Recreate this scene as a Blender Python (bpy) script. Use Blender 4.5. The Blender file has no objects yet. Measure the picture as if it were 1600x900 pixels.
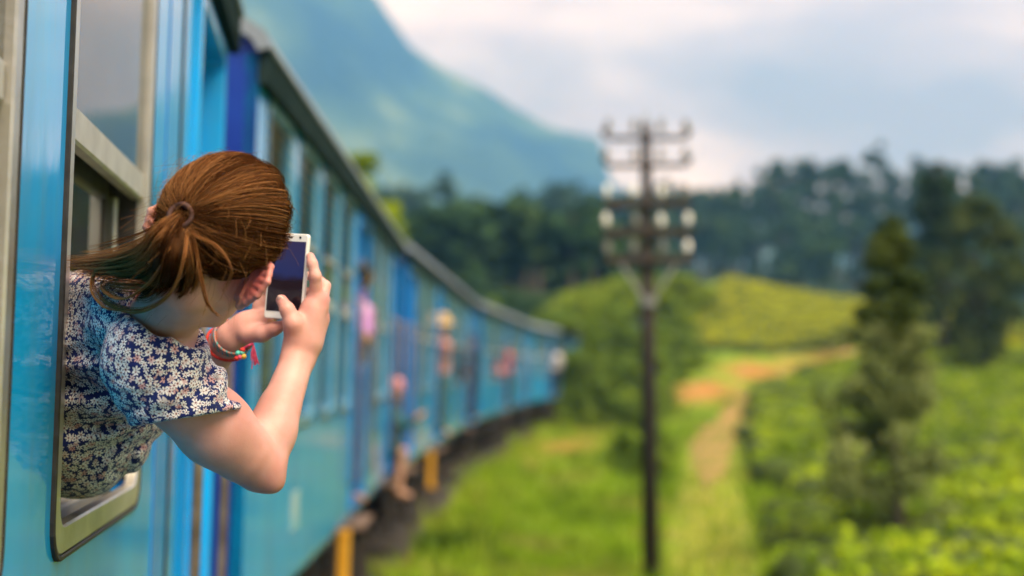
import bpy, math, random
import numpy as np
from mathutils import Matrix, Vector

# ------------------------------------------------------------------ camera, sky, sun, exposure
SC = bpy.context.scene
COL = SC.collection
F = 2222.0                       # focal length in pixels of a 1600 px wide frame
CAMZ = 2.10
PITCH = math.atan(125.0 / F)

cam_data = bpy.data.cameras.new("camera")
cam_data.sensor_width = 36.0
cam_data.lens = 50.0
cam_data.clip_start = 0.05
cam_data.clip_end = 20000.0
cam_data.dof.use_dof = True
cam_data.dof.focus_distance = 2.25
cam_data.dof.aperture_fstop = 1.8
cam = bpy.data.objects.new("camera", cam_data)
cam.location = (0, 0, CAMZ)
cam.rotation_euler = (math.radians(90) + PITCH, 0, 0)
COL.objects.link(cam)
SC.camera = cam

SUN_EL, SUN_AZ = 54.0, 146.0     # azimuth clockwise from +Y (the view direction)
world = bpy.data.worlds.new("World")
SC.world = world
world.use_nodes = True
wn, wl = world.node_tree.nodes, world.node_tree.links
wn.clear()
w_out = wn.new("ShaderNodeOutputWorld")
w_bg = wn.new("ShaderNodeBackground")
w_bg.inputs["Strength"].default_value = 0.058
w_sky = wn.new("ShaderNodeTexSky")
w_sky.sky_type = 'NISHITA'
w_sky.sun_disc = False
w_sky.sun_elevation = math.radians(SUN_EL)
w_sky.sun_rotation = math.radians(SUN_AZ)
w_sky.air_density = 1.0
w_sky.dust_density = 1.0
w_tc = wn.new("ShaderNodeTexCoord")
w_sep = wn.new("ShaderNodeSeparateXYZ")
wl.new(w_tc.outputs["Generated"], w_sep.inputs[0])
# cloud layer on a flat ceiling: direction divided by its height
w_z = wn.new("ShaderNodeMath"); w_z.operation = 'ADD'; w_z.inputs[1].default_value = 0.16
w_zm = wn.new("ShaderNodeMath"); w_zm.operation = 'MAXIMUM'; w_zm.inputs[1].default_value = 0.05
wl.new(w_sep.outputs["Z"], w_z.inputs[0]); wl.new(w_z.outputs[0], w_zm.inputs[0])
w_div = wn.new("ShaderNodeVectorMath"); w_div.operation = 'DIVIDE'
w_comb = wn.new("ShaderNodeCombineXYZ")
for k in range(3):
    wl.new(w_zm.outputs[0], w_comb.inputs[k])
wl.new(w_tc.outputs["Generated"], w_div.inputs[0]); wl.new(w_comb.outputs[0], w_div.inputs[1])
w_n1 = wn.new("ShaderNodeTexNoise")
w_n1.inputs["Scale"].default_value = 1.35
w_n1.inputs["Detail"].default_value = 7.0
w_n1.inputs["Roughness"].default_value = 0.52
w_n1.inputs["Distortion"].default_value = 0.3
w_off = wn.new("ShaderNodeVectorMath"); w_off.operation = 'ADD'; w_off.inputs[1].default_value = (3.7, 1.2, 0.4)
wl.new(w_div.outputs[0], w_off.inputs[0]); wl.new(w_off.outputs[0], w_n1.inputs["Vector"])
w_r = wn.new("ShaderNodeValToRGB")          # cloud brightness: grey undersides to bright tops
w_r.color_ramp.elements[0].position = 0.33; w_r.color_ramp.elements[0].color = (3.2, 2.6, 3.6, 1)
w_r.color_ramp.elements[1].position = 0.66; w_r.color_ramp.elements[1].color = (11.8, 9.9, 11.4, 1)
e = w_r.color_ramp.elements.new(0.5); e.color = (5.8, 4.7, 5.9, 1)
wl.new(w_n1.outputs["Fac"], w_r.inputs["Fac"])
w_n2 = wn.new("ShaderNodeTexNoise"); w_n2.inputs["Scale"].default_value = 0.8; w_n2.inputs["Detail"].default_value = 4.0
wl.new(w_div.outputs[0], w_n2.inputs["Vector"])
w_r2 = wn.new("ShaderNodeMapRange")
w_r2.inputs["From Min"].default_value = 0.30; w_r2.inputs["From Max"].default_value = 0.50
w_r2.inputs["To Min"].default_value = 0.82; w_r2.inputs["To Max"].default_value = 0.97
wl.new(w_n2.outputs["Fac"], w_r2.inputs["Value"])
w_mix = wn.new("ShaderNodeMix"); w_mix.data_type = 'RGBA'
wl.new(w_r2.outputs["Result"], w_mix.inputs["Factor"])
wl.new(w_sky.outputs["Color"], w_mix.inputs["A"]); wl.new(w_r.outputs["Color"], w_mix.inputs["B"])
wl.new(w_mix.outputs["Result"], w_bg.inputs["Color"])
wl.new(w_bg.outputs[0], w_out.inputs["Surface"])

sun_data = bpy.data.lights.new("sun", 'SUN')
sun_data.energy = 4.0
sun_data.angle = math.radians(48.0)
sun_data.color = (1.0, 1.0, 1.0)
sun = bpy.data.objects.new("sun", sun_data)
_el, _az = math.radians(SUN_EL), math.radians(SUN_AZ)
_sd = Vector((math.sin(_az) * math.cos(_el), math.cos(_az) * math.cos(_el), math.sin(_el)))
sun.rotation_euler = _sd.to_track_quat('Z', 'Y').to_euler()
COL.objects.link(sun)

SC.view_settings.view_transform = 'Standard'
SC.view_settings.look = 'None'
SC.view_settings.gamma = 1.0
SC.view_settings.exposure = 1.0
SC.view_settings.use_curve_mapping = False
SC.render.engine = 'CYCLES'
SC.cycles.use_denoising = True
SC.cycles.use_adaptive_sampling = True
SC.cycles.adaptive_threshold = 0.02
SC.cycles.max_bounces = 7
SC.cycles.diffuse_bounces = 3
SC.cycles.glossy_bounces = 4
SC.cycles.transmission_bounces = 6
SC.cycles.transparent_max_bounces = 24
SC.cycles.volume_bounces = 1
SC.cycles.sample_clamp_indirect = 6.0
SC.cycles.caustics_reflective = False
SC.cycles.caustics_refractive = False

# ------------------------------------------------------------------ helpers
CP, SP = math.cos(PITCH), math.sin(PITCH)
RNG = np.random.default_rng(11)
random.seed(5)

def P(u, v, d):
    """pixel of the 1600x900 picture at a depth along the lens axis -> a point of the place"""
    a, b = (u - 800.0) / F, (450.0 - v) / F
    return np.array((a * d, (CP - b * SP) * d, CAMZ + (SP + b * CP) * d))

def proj(p):
    p = np.asarray(p, float)
    x, y, z = p[..., 0], p[..., 1], p[..., 2] - CAMZ
    dep = y * CP + z * SP
    up = -y * SP + z * CP
    return 800 + F * x / dep, 450 - F * up / dep, dep

def tag(o, label=None, cat=None, group=None, kind=None):
    if label: o["label"] = label
    if cat: o["category"] = cat
    if group: o["group"] = group
    if kind: o["kind"] = kind
    return o

def link(o, parent=None):
    COL.objects.link(o)
    if parent is not None:
        o.parent = parent
    return o

def empty(name, loc=(0, 0, 0), rot=(0, 0, 0), parent=None):
    o = bpy.data.objects.new(name, None)
    o.empty_display_size = 0.2
    o.location = loc; o.rotation_euler = rot
    return link(o, parent)

def np_mesh(name, verts, faces, mat=None, smooth=True):
    """faces: (n,3) or (n,4) int array"""
    verts = np.asarray(verts, np.float32); faces = np.asarray(faces, np.int32)
    m = bpy.data.meshes.new(name)
    n, k = faces.shape
    m.vertices.add(len(verts)); m.vertices.foreach_set("co", verts.ravel())
    m.loops.add(n * k); m.loops.foreach_set("vertex_index", faces.ravel())
    m.polygons.add(n)
    m.polygons.foreach_set("loop_start", np.arange(0, n * k, k, dtype=np.int32))
    m.polygons.foreach_set("loop_total", np.full(n, k, np.int32))
    m.polygons.foreach_set("use_smooth", np.full(n, smooth, bool))
    m.update(calc_edges=True)
    if mat: m.materials.append(mat)
    return m

class MB:
    """collects simple shapes; build() links them as one mesh object"""
    def __init__(self):
        self.v = []; self.f = []
    def add(self, vs, fs):
        o = len(self.v)
        self.v += [tuple(p) for p in vs]
        self.f += [tuple(i + o for i in f) for f in fs]
        return self
    def box(self, x0, x1, y0, y1, z0, z1, c=0.0):
        if c <= 0:
            vs = [(x0, y0, z0), (x1, y0, z0), (x1, y1, z0), (x0, y1, z0), (x0, y0, z1), (x1, y0, z1), (x1, y1, z1), (x0, y1, z1)]
            fs = [(0, 3, 2, 1), (4, 5, 6, 7), (0, 1, 5, 4), (1, 2, 6, 5), (2, 3, 7, 6), (3, 0, 4, 7)]
            return self.add(vs, fs)
        # chamfered along the long vertical edges and the rims
        vs, fs = [], []
        ring = lambda i, z: [(x0 + c + i, y0 + i, z), (x1 - c - i, y0 + i, z), (x1 - i, y0 + c + i, z), (x1 - i, y1 - c - i, z), (x1 - c - i, y1 - i, z), (x0 + c + i, y1 - i, z), (x0 + i, y1 - c - i, z), (x0 + i, y0 + c + i, z)]
        lv = [ring(c * .6, z0), ring(0, z0 + c * .6), ring(0, z1 - c * .6), ring(c * .6, z1)]
        for r in lv: vs += r
        for k in range(3):
            for j in range(8):
                a, b = k * 8 + j, k * 8 + (j + 1) % 8
                fs.append((a, b, b + 8, a + 8))
        fs.append(tuple(range(7, -1, -1))); fs.append(tuple(range(24, 32)))
        return self.add(vs, fs)
    def tube(self, pts, r, n=8, caps=True):
        pts = [Vector(p) for p in pts]
        rs = r if isinstance(r, (list, tuple, np.ndarray)) else [r] * len(pts)
        vs, fs = [], []
        up = None
        for i, p in enumerate(pts):
            t = (pts[min(i + 1, len(pts) - 1)] - pts[max(i - 1, 0)]).normalized()
            if up is None:
                up = Vector((0, 0, 1)) if abs(t.z) < .9 else Vector((1, 0, 0))
            a = t.cross(up)
            if a.length < 1e-5: a = t.cross(Vector((1, .3, 0)))
            a.normalize(); b = a.cross(t).normalized(); up = b
            for k in range(n):
                q = 2 * math.pi * k / n
                vs.append(p + (a * math.cos(q) + b * math.sin(q)) * rs[i])
        for i in range(len(pts) - 1):
            for k in range(n):
                a0, a1 = i * n + k, i * n + (k + 1) % n
                fs.append((a0, a0 + n, a1 + n, a1))
        if caps:
            fs.append(tuple(range(n))); fs.append(tuple(range(len(pts) * n - 1, (len(pts) - 1) * n - 1, -1)))
        return self.add(vs, fs)
    def prism(self, prof, y0, y1, axis='y', closed=True):
        """profile of (a, b) pairs swept along an axis (y: a=x b=z)"""
        n = len(prof); vs, fs = [], []
        for y in (y0, y1):
            for a, b in prof: vs.append((a, y, b) if axis == 'y' else (y, a, b))
        rg = range(n) if closed else range(n - 1)
        for k in rg:
            k2 = (k + 1) % n
            fs.append((k, k2, k2 + n, k + n))
        if closed:
            fs.append(tuple(range(n - 1, -1, -1))); fs.append(tuple(range(n, 2 * n)))
        return self.add(vs, fs)
    def mesh(self, name, mat=None, smooth=False):
        m = bpy.data.meshes.new(name)
        m.from_pydata([tuple(map(float, p)) for p in self.v], [], self.f)
        if smooth:
            m.polygons.foreach_set("use_smooth", np.ones(len(m.polygons), bool))
        m.update()
        if mat: m.materials.append(mat)
        return m
    def build(self, name, mat=None, parent=None, smooth=False, loc=None, rot=None):
        o = bpy.data.objects.new(name, self.mesh(name, mat, smooth))
        if loc is not None: o.location = loc
        if rot is not None: o.rotation_euler = rot
        return link(o, parent)

def obj(name, mesh, parent=None, loc=None, rot=None):
    o = bpy.data.objects.new(name, mesh)
    if loc is not None: o.location = loc
    if rot is not None: o.rotation_euler = rot
    return link(o, parent)

def copy_tree(o, parent=None):
    c = o.copy(); COL.objects.link(c); c.parent = parent
    for ch in list(o.children): copy_tree(ch, c)
    return c

# ---- materials
def mat_new(name):
    m = bpy.data.materials.new(name); m.use_nodes = True
    nt = m.node_tree
    b = nt.nodes["Principled BSDF"]
    return m, nt, b

def N(nt, t, **kw):
    n = nt.nodes.new(t)
    for k, v in kw.items(): setattr(n, k, v)
    return n

def noise_mat(name, c0, c1, scale=5.0, rough=0.6, bump=0.0, bscale=None, detail=5.0, metallic=0.0, coat=0.0, spec=0.5,
              p0=0.35, p1=0.65, coord="Object", stretch=None, c2=None, sss=0.0, transl=0.0, bdist=0.02, coat_rough=0.05):
    m, nt, b = mat_new(name)
    tc = N(nt, "ShaderNodeTexCoord")
    vec = tc.outputs[coord]
    if stretch:
        mp = N(nt, "ShaderNodeMapping"); mp.inputs["Scale"].default_value = stretch
        nt.links.new(vec, mp.inputs["Vector"]); vec = mp.outputs[0]
    n1 = N(nt, "ShaderNodeTexNoise")
    n1.inputs["Scale"].default_value = scale; n1.inputs["Detail"].default_value = detail
    nt.links.new(vec, n1.inputs["Vector"])
    r = N(nt, "ShaderNodeValToRGB")
    r.color_ramp.elements[0].position = p0; r.color_ramp.elements[0].color = (*c0, 1)
    r.color_ramp.elements[1].position = p1; r.color_ramp.elements[1].color = (*c1, 1)
    if c2:
        e = r.color_ramp.elements.new((p0 + p1) / 2); e.color = (*c2, 1)
    nt.links.new(n1.outputs["Fac"], r.inputs["Fac"])
    nt.links.new(r.outputs["Color"], b.inputs["Base Color"])
    b.inputs["Roughness"].default_value = rough
    b.inputs["Metallic"].default_value = metallic
    b.inputs["Specular IOR Level"].default_value = spec
    b.inputs["Coat Weight"].default_value = coat
    b.inputs["Coat Roughness"].default_value = coat_rough
    if sss: b.inputs["Subsurface Weight"].default_value = sss
    if bump:
        n2 = N(nt, "ShaderNodeTexNoise")
        n2.inputs["Scale"].default_value = bscale or scale * 4; n2.inputs["Detail"].default_value = 4
        nt.links.new(vec, n2.inputs["Vector"])
        bp = N(nt, "ShaderNodeBump"); bp.inputs["Strength"].default_value = bump; bp.inputs["Distance"].default_value = bdist
        nt.links.new(n2.outputs["Fac"], bp.inputs["Height"])
        nt.links.new(bp.outputs["Normal"], b.inputs["Normal"])
        if coat: nt.links.new(bp.outputs["Normal"], b.inputs["Coat Normal"])
    if transl:
        out = nt.nodes["Material Output"]
        tr = N(nt, "ShaderNodeBsdfTranslucent"); mx = N(nt, "ShaderNodeMixShader"); mx.inputs[0].default_value = transl
        nt.links.new(r.outputs["Color"], tr.inputs["Color"])
        nt.links.new(b.outputs[0], mx.inputs[1]); nt.links.new(tr.outputs[0], mx.inputs[2])
        nt.links.new(mx.outputs[0], out.inputs["Surface"])
    return m

def glass_mat(name, tint=(0.7, 0.75, 0.72), rough=0.02):
    m, nt, b = mat_new(name)
    nt.nodes.remove(b)
    out = nt.nodes["Material Output"]
    gl = N(nt, "ShaderNodeBsdfGlossy"); gl.inputs["Roughness"].default_value = rough
    gl.inputs["Color"].default_value = (.93, .95, .95, 1)
    tr = N(nt, "ShaderNodeBsdfTransparent"); tr.inputs["Color"].default_value = (*tint, 1)
    fr = N(nt, "ShaderNodeFresnel"); fr.inputs["IOR"].default_value = 1.55
    df = N(nt, "ShaderNodeBsdfDiffuse"); df.inputs["Color"].default_value = (.30, .28, .25, 1)   # film of dust
    mx = N(nt, "ShaderNodeMixShader"); mx2 = N(nt, "ShaderNodeMixShader")
    nz = N(nt, "ShaderNodeTexNoise"); nz.inputs["Scale"].default_value = 6; nz.inputs["Detail"].default_value = 6
    mr = N(nt, "ShaderNodeMapRange"); mr.inputs["To Min"].default_value = .05; mr.inputs["To Max"].default_value = .25
    tc = N(nt, "ShaderNodeTexCoord"); nt.links.new(tc.outputs["Object"], nz.inputs["Vector"])
    nt.links.new(nz.outputs["Fac"], mr.inputs["Value"])
    nt.links.new(mr.outputs["Result"], mx2.inputs[0])
    nt.links.new(tr.outputs[0], mx2.inputs[1]); nt.links.new(df.outputs[0], mx2.inputs[2])
    nt.links.new(fr.outputs[0], mx.inputs[0]); nt.links.new(mx2.outputs[0], mx.inputs[1]); nt.links.new(gl.outputs[0], mx.inputs[2])
    nt.links.new(mx.outputs[0], out.inputs["Surface"])
    return m

M = {}
M['blue'] = noise_mat("blue_paint", (.002, .31, .76), (.006, .42, .90), scale=2.2, rough=.5, spec=.08, coat=.9, coat_rough=.035, bump=.10, bscale=2.4, bdist=.02, detail=8, stretch=(1, 1.6, .35), c2=(.003, .365, .85))
def add_dirt(m, colour, amount, scale, stretch):
    nt = m.node_tree; b = nt.nodes["Principled BSDF"]; src = b.inputs["Base Color"].links[0].from_socket
    tc = N(nt, "ShaderNodeTexCoord"); mp = N(nt, "ShaderNodeMapping"); mp.inputs["Scale"].default_value = stretch
    nt.links.new(tc.outputs["Object"], mp.inputs["Vector"])
    nz = N(nt, "ShaderNodeTexNoise"); nz.inputs["Scale"].default_value = scale; nz.inputs["Detail"].default_value = 9; nz.inputs["Roughness"].default_value = .65
    nt.links.new(mp.outputs[0], nz.inputs["Vector"])
    mr = N(nt, "ShaderNodeMapRange"); mr.inputs["From Min"].default_value = .50; mr.inputs["From Max"].default_value = .72; mr.inputs["To Max"].default_value = amount
    nt.links.new(nz.outputs["Fac"], mr.inputs["Value"])
    mx = N(nt, "ShaderNodeMix", data_type='RGBA'); mx.inputs["B"].default_value = (*colour, 1)
    nt.links.new(mr.outputs["Result"], mx.inputs["Factor"]); nt.links.new(src, mx.inputs["A"]); nt.links.new(mx.outputs["Result"], b.inputs["Base Color"])
    m2 = N(nt, "ShaderNodeMapRange"); m2.inputs["From Min"].default_value = .45; m2.inputs["From Max"].default_value = .75
    m2.inputs["To Min"].default_value = .03; m2.inputs["To Max"].default_value = .22
    nt.links.new(nz.outputs["Fac"], m2.inputs["Value"]); nt.links.new(m2.outputs["Result"], b.inputs["Coat Roughness"])
add_dirt(M['blue'], (.12, .24, .28), .38, 1.6, (1, 3.2, .7))
M['frame_sky_tint'] = noise_mat("sky_tinted_frame", (.10, .32, .50), (.18, .38, .56), scale=5, rough=.4, coat=.6)  # frames paled in the colour for the sky their paint reflects
M['blue_stripe'] = noise_mat("bright_blue_paint", (.012, .16, .52), (.016, .20, .58), scale=5, rough=.3, coat=.5, bump=.04, bscale=5)
M['end_blue_shaded'] = noise_mat("shaded_blue_paint", (.004, .035, .32), (.006, .05, .38), scale=4, rough=.4, coat=.2)  # blue darkened in the colour for the end faces' shadow
M['roof'] = noise_mat("roof_grey", (.15, .19, .25), (.25, .29, .35), scale=2, rough=.55, bump=.1)
M['gutter_shadow'] = noise_mat("gutter_shadow_tone", (.008, .022, .024), (.018, .034, .036), scale=8, rough=.95, spec=.05)  # gutter colour holds the dark shadow recess under the roof edge
M['alu'] = noise_mat("window_aluminium", (.52, .49, .44), (.66, .62, .56), scale=9, rough=.34, metallic=.75, bump=.05, bscale=60)
M['alu_pale'] = noise_mat("sash_aluminium", (.44, .42, .40), (.54, .52, .49), scale=14, rough=.45, metallic=.35)
M['rubber'] = noise_mat("rubber_seal", (.012, .010, .010), (.03, .026, .024), scale=30, rough=.55)
M['glass'] = glass_mat("window_glass")
M['louvre'] = noise_mat("louvre_metal", (.46, .45, .42), (.58, .56, .52), scale=6, rough=.5)
M['interior'] = noise_mat("interior_panel", (.22, .21, .18), (.30, .28, .24), scale=3, rough=.7)
M['floor'] = noise_mat("interior_floor", (.06, .05, .045), (.10, .09, .08), scale=5, rough=.8)
M['seat'] = noise_mat("seat_cover", (.015, .03, .09), (.03, .05, .13), scale=9, rough=.75)
M['rail_brown'] = noise_mat("handrail_brown", (.16, .11, .08), (.30, .22, .17), scale=12, rough=.35, metallic=.4)
M['under'] = noise_mat("underframe_black", (.012, .010, .009), (.045, .035, .028), scale=3, rough=.85, bump=.3)
M['wheel'] = noise_mat("wheel_steel", (.05, .04, .035), (.11, .085, .07), scale=6, rough=.6, metallic=.5)
M['yellow'] = noise_mat("yellow_paint", (.55, .26, .012), (.66, .34, .02), scale=6, rough=.5)
M['step'] = noise_mat("step_brown", (.11, .065, .045), (.20, .13, .09), scale=7, rough=.8)
M['lamp_white'] = noise_mat("white_enamel", (.75, .75, .74), (.82, .82, .8), scale=6, rough=.3)

# ------------------------------------------------------------------ the train
CANT = math.radians(1.3)
Z_SOLE, Z_FLOOR, Z_SILL, Z_TOP, Z_GUT = 0.95, 1.12, 1.82, 3.27, 3.42
CAR_W = 2.7

def wall_mesh(name, mat, y0, y1, z0, z1, holes, x_out=0.0, th=0.055, ystep=None):
    """one sheet-metal wall with real openings; holes = (ya, yb, za, zb)"""
    ys = sorted({y0, y1, *[h[0] for h in holes], *[h[1] for h in holes]})
    zs = sorted({z0, z1, *[h[2] for h in holes], *[h[3] for h in holes]})
    ny, nz = len(ys) - 1, len(zs) - 1
    fill = [[not any(h[0] - 1e-6 <= (ys[i] + ys[i + 1]) / 2 <= h[1] and h[2] <= (zs[j] + zs[j + 1]) / 2 <= h[3] for h in holes) for j in range(nz)] for i in range(ny)]
    x_in = x_out - th
    b = MB()
    def q(a, bb, c, d): b.add([a, bb, c, d], [(0, 1, 2, 3)])
    for i in range(ny):
        for j in range(nz):
            if not fill[i][j]: continue
            ya, yb, za, zb = ys[i], ys[i + 1], zs[j], zs[j + 1]
            q((x_out, ya, za), (x_out, yb, za), (x_out, yb, zb), (x_out, ya, zb))
            q((x_in, ya, za), (x_in, ya, zb), (x_in, yb, zb), (x_in, yb, za))
            if i == 0 or not fill[i - 1][j]: q((x_in, ya, za), (x_out, ya, za), (x_out, ya, zb), (x_in, ya, zb))
            if i == ny - 1 or not fill[i + 1][j]: q((x_in, yb, za), (x_in, yb, zb), (x_out, yb, zb), (x_out, yb, za))
            if j == 0 or not fill[i][j - 1]: q((x_in, ya, za), (x_in, yb, za), (x_out, yb, za), (x_out, ya, za))
            if j == nz - 1 or not fill[i][j + 1]: q((x_in, ya, zb), (x_out, ya, zb), (x_out, yb, zb), (x_in, yb, zb))
    return b.mesh(name, mat)

def rr(ya, yb, za, zb, r, n=5):
    """rounded rectangle outline"""
    pts = []
    for cy, cz, a0 in ((yb - r, zb - r, 0), (ya + r, zb - r, 90), (ya + r, za + r, 180), (yb - r, za + r, 270)):
        for k in range(n + 1):
            a = math.radians(a0 + 90 * k / n)
            pts.append((cy + r * math.cos(a), cz + r * math.sin(a)))
    return pts

def ring_frame(mb, outer, inner, x0, x1, bev=0.004):
    """flat ring between two outlines, x0 (back) to x1 (front), front edges bevelled"""
    n = len(outer)
    def sh(a, b, t): return [(p[0] + (q[0] - p[0]) * t, p[1] + (q[1] - p[1]) * t) for p, q in zip(a, b)]
    w = max(1e-4, math.dist(outer[0], inner[0])); t = min(.4, bev / w)
    loops = [(outer, x0), (outer, x1 - bev), (sh(outer, inner, t), x1), (sh(inner, outer, t), x1), (inner, x1 - bev), (inner, x0)]
    vs = [(x, p[0], p[1]) for lp, x in loops for p in lp]
    fs = []
    for k in range(6):
        k2 = (k + 1) % 6
        for j in range(n):
            j2 = (j + 1) % n
            fs.append((k * n + j, k * n + j2, k2 * n + j2, k2 * n + j))
    mb.add(vs, fs)

_cache = {}
def cached(key, fn):
    if key not in _cache: _cache[key] = fn()
    return _cache[key]

def make_window(parent, y, w, kind, z0=Z_SILL, z1=Z_TOP, fmat='alu'):
    """window: frame mesh with pane, sash bar and louvre slats as its pieces"""
    zm = z0 + .66                                 # sash bar
    def fr():
        b = MB()
        ring_frame(b, rr(-.025, w + .025, z0 - .025, z1 + .025, .065), rr(.018, w - .018, z0 + .022, z1 - .018, .05), -.018, .006, .004)
        return b.mesh("window_frame", M[fmat])
    f = obj("window", cached(('f', w, z0, z1, fmat), fr), parent, loc=(0, y, 0))
    def seal():
        b = MB()
        ring_frame(b, rr(-.034, w + .034, z0 - .034, z1 + .034, .07), rr(-.0252, w + .0252, z0 - .0252, z1 + .0252, .065), -.004, .008, .002)
        return b.mesh("rubber_seal", M['rubber'])
    obj("rubber_seal", cached(('s', w, z0, z1), seal), f)
    def pane(za, zb, x):
        def g():
            b = MB(); b.box(x - .004, x, .019, w - .019, za, zb)
            return b.mesh("pane", M['glass'])
        return cached(('p', w, za, zb, x), g)
    top_glass = z1 - .02
    if kind == 'louvre':
        top_glass = z1 - .50
        def slat():
            b = MB()
            b.add([(-.055, .02, 0), (-.012, .02, -.030), (-.012, w - .02, -.030), (-.055, w - .02, 0), (-.055, .02, .006), (-.008, .02, -.026), (-.008, w - .02, -.026), (-.055, w - .02, .006)],
                  [(3, 2, 1, 0), (4, 5, 6, 7), (0, 1, 5, 4), (1, 2, 6, 5), (2, 3, 7, 6), (3, 0, 4, 7)])
            return b.mesh("slat", M['louvre'])
        for k in range(8):
            obj("slat", cached(('sl', w), slat), f, loc=(0, 0, z1 - .035 - k * .060))
        def bk():  # dark sheet added so the gaps between slats look shaded
            return MB().box(-.075, -.068, .02, w - .02, z1 - .51, z1 - .02).mesh("vent_shade_sheet", M['rubber'])
        obj("vent_shade_sheet", cached(('vk', w, z1), bk), f)
        def vb():
            b = MB(); b.box(-.06, .004, .019, w - .019, z1 - .53, z1 - .50, .006); return b.mesh("vent_rail", M['alu_pale'])
        obj("vent_rail", cached(('vr', w, z1), vb), f)
        top_glass = z1 - .53
    if kind in ('louvre', 'plain'):
        obj("pane", pane(zm + .03, top_glass, -.010), f)
        obj("pane", pane(z0 + .02, zm - .03, -.035), f)
        def bar():
            b = MB(); b.box(-.05, -.006, .019, w - .019, zm - .03, zm + .03, .008); return b.mesh("sash_bar", M['alu_pale'])
        obj("sash_bar", cached(('b', w, zm), bar), f)
    if fmat == 'alu':
        def liner():
            return MB().box(-.066, -.019, 0, .0145, z0 + .03, z1 - .03).mesh("jamb_liner", M['rubber'])
        obj("jamb_liner", cached(('jl', z0, z1), liner), f, loc=(0, .004, 0)); obj("jamb_liner", cached(('jl', z0, z1), liner), f, loc=(0, w - .0185, 0))
    if kind == 'open':
        obj("pane", pane(zm + .062, top_glass, -.009), f)
        def bar():
            b = MB()
            b.box(-.034, -.004, .018, w - .018, zm, zm + .062, .008)
            return b.mesh("sash_bar", M['alu_pale'])
        obj("sash_bar", cached(('bo', w, zm), bar), f)
        def low():
            b = MB(); b.box(-.062, -.058, .05, w - .05, zm - .20, zm + .30); return b.mesh("raised_pane", M['glass'])
        obj("raised_pane", cached(('lo', w, zm), low), f)
        def lowr():
            b = MB(); b.box(-.072, -.055, .04, w - .04, zm - .225, zm - .20, .004); b.box(-.072, -.055, w - .075, w - .045, zm - .2, zm, .004)
            return b.mesh("raised_sash_rail", M['alu_pale'])
        obj("raised_sash_rail", cached(('lr', w, zm), lowr), f)
        def guide():
            return MB().box(-.085, -.072, 0, .0315, z0 + .022, zm, .004).mesh("sash_guide", M['rubber'])
        obj("sash_guide", cached(('gd', w, zm), guide), f, loc=(0, .0185, 0))
        obj("sash_guide", cached(('gd', w, zm), guide), f, loc=(0, w - .05, 0))
        def sill():
            b = MB(); b.box(-.16, -.071, -.02, w + .02, z0 - .03, z0 + .015, .008); return b.mesh("inner_sill", M['interior'])
        obj("inner_sill", cached(('si', w, z0), sill), f)
    return f

def make_door(parent, y, w, open_=False, fmat='blue_stripe'):
    """recessed door with jambs, leaf, handrails and step"""
    z0, z1 = 1.05, 3.22
    b = MB()
    ring_frame(b, rr(-.03, w + .03, z0 - .02, z1 + .03, .06), rr(.02, w - .02, z0 + .02, z1 - .02, .05), -.03 if open_ else -.10, .018, .005)
    d = b.build("door", M[fmat], parent, loc=(0, y, 0))
    if not open_:
        b = MB()
        b.box(-.105, -.065, .02, w - .02, z0 + .02, 2.0, .004); b.box(-.105, -.065, .02, .14, 2.0, z1 - .02, .004)
        b.box(-.105, -.065, w - .14, w - .02, 2.0, z1 - .02, .004); b.box(-.105, -.065, .14, w - .14, 3.0, z1 - .02)
        b.build("door_leaf", M['blue'], d)
        MB().box(-.088, -.084, .14, w - .14, 2.0, 3.0).build("pane", M['glass'], d)
        MB().tube([(-.06, w - .1, 1.95), (-.03, w - .1, 1.95), (-.03, w - .1, 1.83), (-.06, w - .1, 1.83)], .009).build("door_handle", M['alu'], d)
    else:
        MB().box(-.95, -.90, .0, .04, z0 + .02, z1 - .02).build("folded_leaf", M['blue'], d)
    for yy in (-.085, w + .085):
        MB().tube([(.0, yy, 1.25), (.055, yy, 1.28), (.055, yy, 2.58), (.0, yy, 2.61)], .016, 8).build("handrail", M['rail_brown'], d, smooth=True)
    MB().box(-.30, .10, .05, w - .05, .90, .935, .008).build("step", M['step'], d)
    MB().box(-.02, .06, .12, .17, .42, .90).box(-.02, .06, w - .17, w - .12, .42, .90).box(-.18, .12, .06, w - .06, .40, .435).build("lower_step", M['under'], d)
    return d

def roof_profile(x_r, x_l, z, rise, n=14):
    pts = []
    cx, hw = (x_r + x_l) / 2, (x_r - x_l) / 2
    for k in range(n + 1):
        a = math.pi * k / n
        c, s = math.cos(a), math.sin(a)
        pts.append((cx + hw * math.copysign(abs(c) ** .85, c), z + rise * abs(s) ** 1.0))
    return pts

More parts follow.
